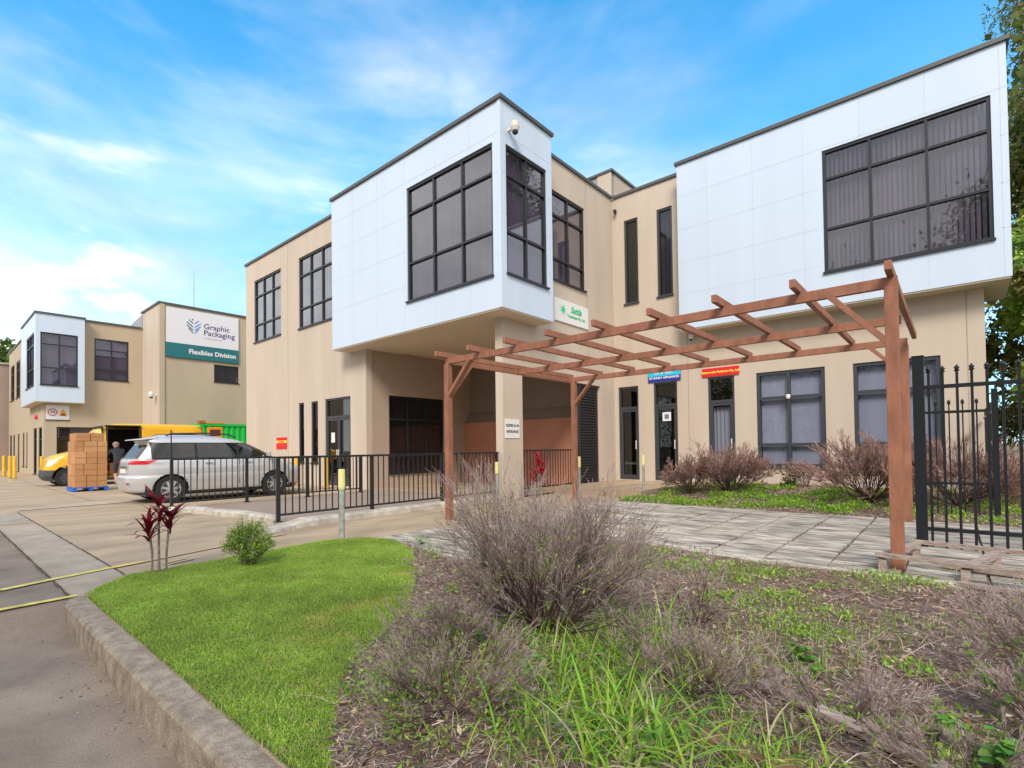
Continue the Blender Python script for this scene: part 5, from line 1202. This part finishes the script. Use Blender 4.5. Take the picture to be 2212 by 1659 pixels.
dead_bush((-1.15, 11.2, .12), 1.25, .76, 28, 6, 113, 'wide brown leafless bush under the right ground floor window', r0=.015, tipw=.004, group='leafless bushes along the wall', **WC)
dead_bush((.05, 11.3, .12), 1.15, .80, 24, 6, 114, 'brown leafless bush behind the spear top fence', r0=.013, tipw=.004, group='leafless bushes along the wall', **WC)
dead_bush((1.25, 12.6, .12), 1.0, .88, 22, 6, 115, 'brown leafless bush under the trees beyond the building corner', r0=.013, tipw=.0042, group='leafless bushes along the wall', **WC)
dead_bush((-2.55, 13.1, .14), .4, .55, 10, 5, 116, 'little leafless bush against the wall left of the window', r0=.008, tipw=.004, green=120, group='leafless bushes along the wall', **WC)
gp = thing('leafy_plant', (-2.85, 12.9, .14), 'small dark green plant at the wall under the left ground floor window', 'plant'); r_ = np.random.RandomState(5); a = r_.uniform(0, 2 * PI, 260); q = r_.uniform(0, .14, 260); hh_ = r_.uniform(0, .42, 260); leaf_mesh('foliage', np.stack([-2.85 + np.cos(a) * q, 12.9 + np.sin(a) * q, .14 + hh_], 1), np.stack([np.cos(a), np.sin(a), a * 0 + 1], 1), .10, .035, [(.06, .10, .03), (.12, .17, .05)], gp, seed=5)

# -------- green shrub on the lawn edge
gsb = thing('green_shrub', (-5.44, 2.2, .01), 'small bushy green shrub at the lawn edge beside the yard', 'shrub'); segs, tips = grow_bush((-5.44, 2.2, .01), .27, .42, 40, 3, 77, .005, tipw=.0018)
twig_mesh('twigs', segs, gsb, c0=(.12, .10, .07), c1=(.25, .24, .15)); rr = random.Random(4); ch = [rr.choice(segs) for _ in range(5200)]
leaf_mesh('leaves', [(s[0] + (s[3] - s[0]) * rr.random() + rr.gauss(0, .012), s[1] + (s[4] - s[1]) * rr.random() + rr.gauss(0, .012), s[2] + (s[5] - s[2]) * rr.random() + rr.gauss(0, .012)) for s in ch], [(s[3] + 5.44, s[4] - 2.2, .55) for s in ch], .034, .008, [(.24, .40, .05), (.34, .52, .09), (.46, .60, .14), (.12, .22, .04)], gsb, seed=9, jitter=.5)

# -------- blade strips (cordyline, long grass)
def strips(name, items, parent, m=LEAFM, seg=6, fold=.0):
    """items: (base, azimuth, length, width, elevation, curl, colour)"""
    V = []; F = []; C = []
    for (b, az, l, w_, el, curl, col) in items:
        p = Vector(b); e = el; side = Vector((-math.sin(az), math.cos(az), 0)); k0 = len(V)
        for i in range(seg + 1):
            t = i / seg; ww = w_ * (math.sin(PI * min(1, .18 + t * .82)) ** .7 if t < 1 else .0) / 2 + .0002
            V += [tuple(p - side * ww), tuple(p + side * ww)]; C += [col, col]; d = Vector((math.cos(az) * math.cos(e), math.sin(az) * math.cos(e), math.sin(e))); p = p + d * (l / seg); e -= curl / seg
        for i in range(seg): a = k0 + 2 * i; F.append((a, a + 1, a + 3, a + 2))
    o = np_mesh(name, np.array(V), np.array(F), [m], parent, colors=np.array(C)); return o
def cordyline(x, y, z, H_, label, seed, bright=1.0, s=1.0):
    t = thing('red_cordyline', (x, y, z), label, 'plant', 'red leaved cordylines'); rr = random.Random(seed)
    for i in range(3):
        dx, dy = rr.uniform(-.02, .02) * s, (i - 1) * .055 * s; top = Vector((x + dx * 1.7, y + dy * 1.6, z + H_ * (.78, 1.0, .86)[i]))
        m_ = MB(); m_.tube([(x + dx, y + dy, z - .02), ((x + dx * 1.3), y + dy, z + H_ * .3), tuple(top)], [.014 * s, .011 * s, .009 * s], mat('cane_bark', (.13, .10, .09), .85, col2=(.34, .30, .27), scale=30), 7); m_.build('stem', t)
        it_ = []
        for k in range(26):
            az = rr.uniform(0, 2 * PI); c = (.24 * bright * rr.uniform(.4, 1.3), .008 * bright, .020 * bright)
            it_.append(((top.x, top.y, top.z - rr.uniform(0, .20) * s), az, rr.uniform(.17, .31) * s, rr.uniform(.022, .038) * s, rr.uniform(.45, 1.35), rr.uniform(.4, 1.6), c))
        strips('leaves', it_, t)
cordyline(-5.82, 1.52, .01, .66, 'red leaved cordyline with three bare canes at the lawn corner', 3)
cordyline(-4.95, 6.35, .01, 1.0, 'bright crimson cordyline behind the largest dead bush', 8, 2.3, .8)
def long_grass(x, y, n, l, label, seed, w_=.008, dry=.15, rad_=.1):
    t = thing('grass_clump', (x, y, .01), label, 'grass clump', 'long grass clumps in the garden bed'); rr = random.Random(seed); it_ = []
    for i in range(n):
        g_ = rr.random(); c = (.62, .54, .34) if g_ < dry else ((.22 + .18 * rr.random(), .42 + .18 * rr.random(), .06) if g_ < .85 else (.11, .26, .05))
        it_.append(((x + rr.gauss(0, rad_), y + rr.gauss(0, rad_), .01), rr.uniform(0, 2 * PI), l * rr.uniform(.45, 1.25), w_ * rr.uniform(.5, 1.3), rr.uniform(.7, 1.45), rr.uniform(.5, 2.2), c))
    strips('blades', it_, t); return t
long_grass(-1.12, 1.95, 380, .30, 'long green grass clump at the bottom centre of the bed', 1, .007, rad_=.2)
long_grass(-.95, 1.72, 170, .30, 'long grass clump nearest the camera with broad arching blades', 2, .010, dry=.12, rad_=.11)
long_grass(-1.40, 2.35, 260, .32, 'tall grass clump growing up through the largest dead bush', 4, .006, rad_=.13)
long_grass(-1.30, 2.75, 90, .42, 'tall narrow grass clump right of the largest dead bush', 5, .006, rad_=.08)
long_grass(-1.35, 1.60, 200, .16, 'short grass clump between the low dead bush and the long grass', 6, .006, rad_=.13)
long_grass(-.50, 2.12, 110, .20, 'spreading grass clump behind the dark timber sleeper', 9, .006, rad_=.16)
long_grass(-.75, 2.9, 70, .18, 'small grass clump in the open middle of the bed', 10, .005, rad_=.14)
long_grass(-1.55, 2.75, 150, .26, 'grass clump behind the base of the largest dead bush', 14, .006, rad_=.2)
long_grass(-1.65, 2.15, 220, .22, 'grass clump in front of the largest dead bush', 15, .005, rad_=.22)
long_grass(-1.75, 1.75, 160, .16, 'short grass clump under the bushes beside the lawn', 11, .005, rad_=.2)
long_grass(-.55, 1.9, 60, .26, 'sparse grass clump beside the dark timber sleeper', 7, .007, rad_=.12)
long_grass(-.45, 5.5, 60, .12, 'small grass tuft at the foot of the near pergola post', 12, .006, rad_=.07)
long_grass(.0, 5.9, 50, .16, 'grass tuft growing inside the timber bench frame', 13, .006, rad_=.1)
dry_ = thing('dry_stalks', (-6.05, 5.9, .0), 'tall dry pointed stalks beside the left pergola post', 'plant'); rr = random.Random(6)
strips('blades', [((-5.9 + rr.gauss(0, .22), 5.9 + rr.gauss(0, .15), .0), rr.uniform(0, 2 * PI), rr.uniform(.6, 1.1), rr.uniform(.012, .024), rr.uniform(1.3, 1.55), rr.uniform(-.1, .3), rr.choice([(.30, .22, .19), (.36, .30, .24), (.24, .15, .13), (.36, .36, .16)])) for _ in range(12)], dry_)
# broad leaved weeds
def broadleaf(x, y, H_, label, seed, n=16, s=.09, zb=.01):
    t = thing('broadleaf_weed', (x, y, zb), label, 'weed', 'broad leaved weeds'); rr = random.Random(seed); V = []; F = []; C = []; mb = MB()
    st = mat('weed_stem', (.16, .24, .06), .7)
    for sidx in range(max(1, n // 6)):
        dx, dy = rr.gauss(0, .25) * H_, rr.gauss(0, .25) * H_; P = [Vector((x, y, zb)), Vector((x + dx * .5, y + dy * .5, zb + H_ * .55)), Vector((x + dx, y + dy, zb + H_ * rr.uniform(.8, 1)))]; mb.tube(P, [.004, .003, .0015], st, 5)
        for k in range(7):
            t_ = .25 + .75 * k / 6; b = P[0].lerp(P[1], t_ * 2) if t_ < .5 else P[1].lerp(P[2], t_ * 2 - 1); az = rr.uniform(0, 2 * PI); l = s * rr.uniform(.6, 1.3) * (1.15 - t_ * .5); w_ = l * .42; el = rr.uniform(-.1, .7)
            d = Vector((math.cos(az) * math.cos(el), math.sin(az) * math.cos(el), math.sin(el))); sd_ = Vector((-math.sin(az), math.cos(az), rr.uniform(-.3, .3))); up_ = d.cross(sd_) * .12 * l; col = (rr.uniform(.13, .27), rr.uniform(.30, .44), rr.uniform(.05, .09)); k0 = len(V)
            prof = ((.0, .05), (.18, .55), (.34, .42), (.46, .95), (.62, .62), (.78, .55), (1.0, .02))
            for (u_, ww) in prof: c = b + d * l * u_ - Vector((0, 0, .35 * l * u_ * u_)); V += [tuple(c - sd_ * w_ * ww - up_ * 0), tuple(c - up_), tuple(c + sd_ * w_ * ww)]; C += [col] * 3
            for i in range(len(prof) - 1): a = k0 + 3 * i; F += [(a, a + 1, a + 4, a + 3), (a + 1, a + 2, a + 5, a + 4)]
    mb.build('stem', t); np_mesh('leaves', np.array(V), np.array(F), [LEAFM], t, colors=np.array(C))
broadleaf(.12, 2.95, .36, 'tall broad leaved green weed among dead twigs at lower right', 1, 18, .085)
broadleaf(.30, 2.72, .22, 'broad leaved weed at the right edge of the picture', 2, 18, .10)
broadleaf(-.08, 2.62, .16, 'low broad leaved weed left of the tall weed', 3, 14, .07)
broadleaf(.10, 2.45, .16, 'broad leaved weed nearest the lower right corner', 4, 18, .08)
broadleaf(-.62, 3.05, .14, 'leafy weed rosette in the middle of the dry bed', 5, 18, .07)
broadleaf(-.55, 2.85, .12, 'small leafy weed in front of the rosette in the dry bed', 6, 14, .055)
broadleaf(-2.15, 2.15, .16, 'round leaved weed under the left side of the largest bush', 7, 20, .055)
broadleaf(-1.62, 1.98, .17, 'pale green weed in front of the largest bush', 8, 14, .055)
broadleaf(-2.85, 4.4, .5, 'tall leafy weed behind the left side of the largest bush', 9, 24, .07)
broadleaf(-4.8, 3.9, .10, 'low weed at the corner of the path landing', 10, 12, .06)

# -------- trees
def tree(x, y, H_, R, nleaf, label, seed, cols, group='trees beyond the building', zmin=.25, leaf=(.17, .045), trunk_r=.22, name='tree', droop=.6, lobes=16, elong=1.0):
    t = thing(name, (x, y, 0), label, 'tree', group); rr = random.Random(seed); r_ = np.random.RandomState(seed); BARK = mat('tree_bark', (.20, .15, .11), .9, col2=(.36, .29, .23), scale=6, bump=.5, bscale=20, stretch=(1, 1, .2))
    mb = MB(); P = [(x, y, -.1), (x + rr.uniform(-.2, .2), y, H_ * .3), (x + rr.uniform(-.4, .4), y + rr.uniform(-.3, .3), H_ * .6), (x + rr.uniform(-.5, .5), y, H_ * .9)]; mb.tube(P, [trunk_r, trunk_r * .75, trunk_r * .45, trunk_r * .1], BARK, 10); mb.build('trunk', t)
    lb = []; mb = MB()
    for i in range(lobes):
        z = H_ * (zmin + (1 - zmin) * (i + .5) / lobes); rel = (z / H_ - zmin) / (1 - zmin); rad_ = R * math.sin(PI * (.12 + .80 * rel)) ** .7; a = i * 2.4 + rr.uniform(-.4, .4); q = rad_ * rr.uniform(.35, .8)
        c = Vector((x + math.cos(a) * q, y + math.sin(a) * q, z)); lb.append((c, R * rr.uniform(.28, .45))); mb.tube([(x, y, z - q * .6), tuple(c.lerp(Vector((x, y, z - q * .6)), .4)), tuple(c)], [trunk_r * .3, trunk_r * .18, .015], BARK, 6)
    mb.build('limbs', t)
    pos = []; dr = []
    for (c, lr) in lb:
        ncl = 16
        for j in range(ncl):
            d = Vector((r_.normal(), r_.normal(), r_.normal() * .8)).normalized(); cc_ = c + d * lr * rr.uniform(.35, 1.0); m = nleaf // (len(lb) * ncl)
            o_ = np.clip(r_.normal(0, lr * .18, (m, 3)), -lr * .36, lr * .36); o_[:, 2] *= elong; pos.append(np.array(cc_) + o_); dr.append(np.tile([d.x * .5, d.y * .5, .1], (m, 1)))
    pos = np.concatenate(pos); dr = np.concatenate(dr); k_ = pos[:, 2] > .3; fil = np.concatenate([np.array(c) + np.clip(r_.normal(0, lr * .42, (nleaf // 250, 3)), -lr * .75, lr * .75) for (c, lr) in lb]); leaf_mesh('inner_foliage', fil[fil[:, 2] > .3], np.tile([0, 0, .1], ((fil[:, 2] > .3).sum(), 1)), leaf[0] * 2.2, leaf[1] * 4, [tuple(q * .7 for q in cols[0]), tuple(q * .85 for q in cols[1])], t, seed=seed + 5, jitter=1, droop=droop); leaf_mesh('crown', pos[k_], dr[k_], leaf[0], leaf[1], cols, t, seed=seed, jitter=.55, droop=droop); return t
EUC = [(.22, .27, .07), (.33, .37, .11), (.14, .18, .055), (.44, .45, .15), (.34, .24, .11)]
LUSH = [(.28, .48, .07), (.42, .62, .12), (.17, .30, .05), (.58, .74, .22)]
tree(4.3, 19.5, 25, 4.4, 190000, 'tall dark eucalypt rising behind the right end of the white box', 1, EUC, elong=1.2, zmin=.15, lobes=40, leaf=(.13, .038))
tree(2.35, 15.8, 6.6, 1.6, 34000, 'bright leafy tree close to the right corner of the building', 2, LUSH, zmin=.12, leaf=(.15, .05), trunk_r=.1)
tree(6.6, 25, 18, 5.0, 60000, 'broad dark tree further back behind the eucalypt', 3, [(.045, .06, .02), (.07, .10, .03), (.10, .14, .04)], zmin=.1, elong=1.2)
tree(2.9, 13.6, 3.4, 1.5, 24000, 'low bushy tree behind the spear top fence at the right edge', 4, LUSH, zmin=.1, leaf=(.13, .05), trunk_r=.07)
tree(2.3, 20.5, 10.5, 2.2, 40000, 'mid height dark tree against the side of the building', 6, EUC, zmin=.1)
tree(-85, 7.5, 13.5, 4.5, 8000, 'far green tree above the roof at the left edge', 5, [(.09, .15, .03), (.14, .21, .05)], group='far trees', leaf=(.6, .25), zmin=.4)
# wood on the far side of the road, opposite the building (mirrored in its panes)
wp = []; r_ = np.random.RandomState(9)
for (x, y, z, R, sz) in ((1.5, -15, 9, 4.2, 1), (5.5, -16, 7, 5, 1), (-6.6, -15, 9.4, 3.3, 1), (-16, -19, 4, 5, 1), (-30, -24, 5, 6, 1), (12, -14, 8, 5, 1), (-45, -22, 5, 7, 1), (3, -15, 14, 2.8, 1), (-5, -19, 3.5, 4, 1)):
    m = 11000; o_ = r_.normal(0, 1, (m, 3)); o_ /= np.linalg.norm(o_, axis=1, keepdims=True); o_ *= (r_.rand(m, 1) ** .5) * R * (1 + .25 * r_.normal(0, 1, (m, 1))); wp.append(o_ + np.array([x, y, z])); wp.append(np.stack([x + r_.normal(0, R * .4, 2500), y + r_.normal(0, R * .3, 2500), r_.uniform(0, z, 2500)], 1))
wp = np.concatenate(wp); o = leaf_mesh('woodland', wp, np.tile([0, 0, .1], (len(wp), 1)), .30, .16, EUC, None, seed=9, jitter=1); tag(o, 'dark trees across the road mirrored in the window panes', 'woodland', kind='stuff')
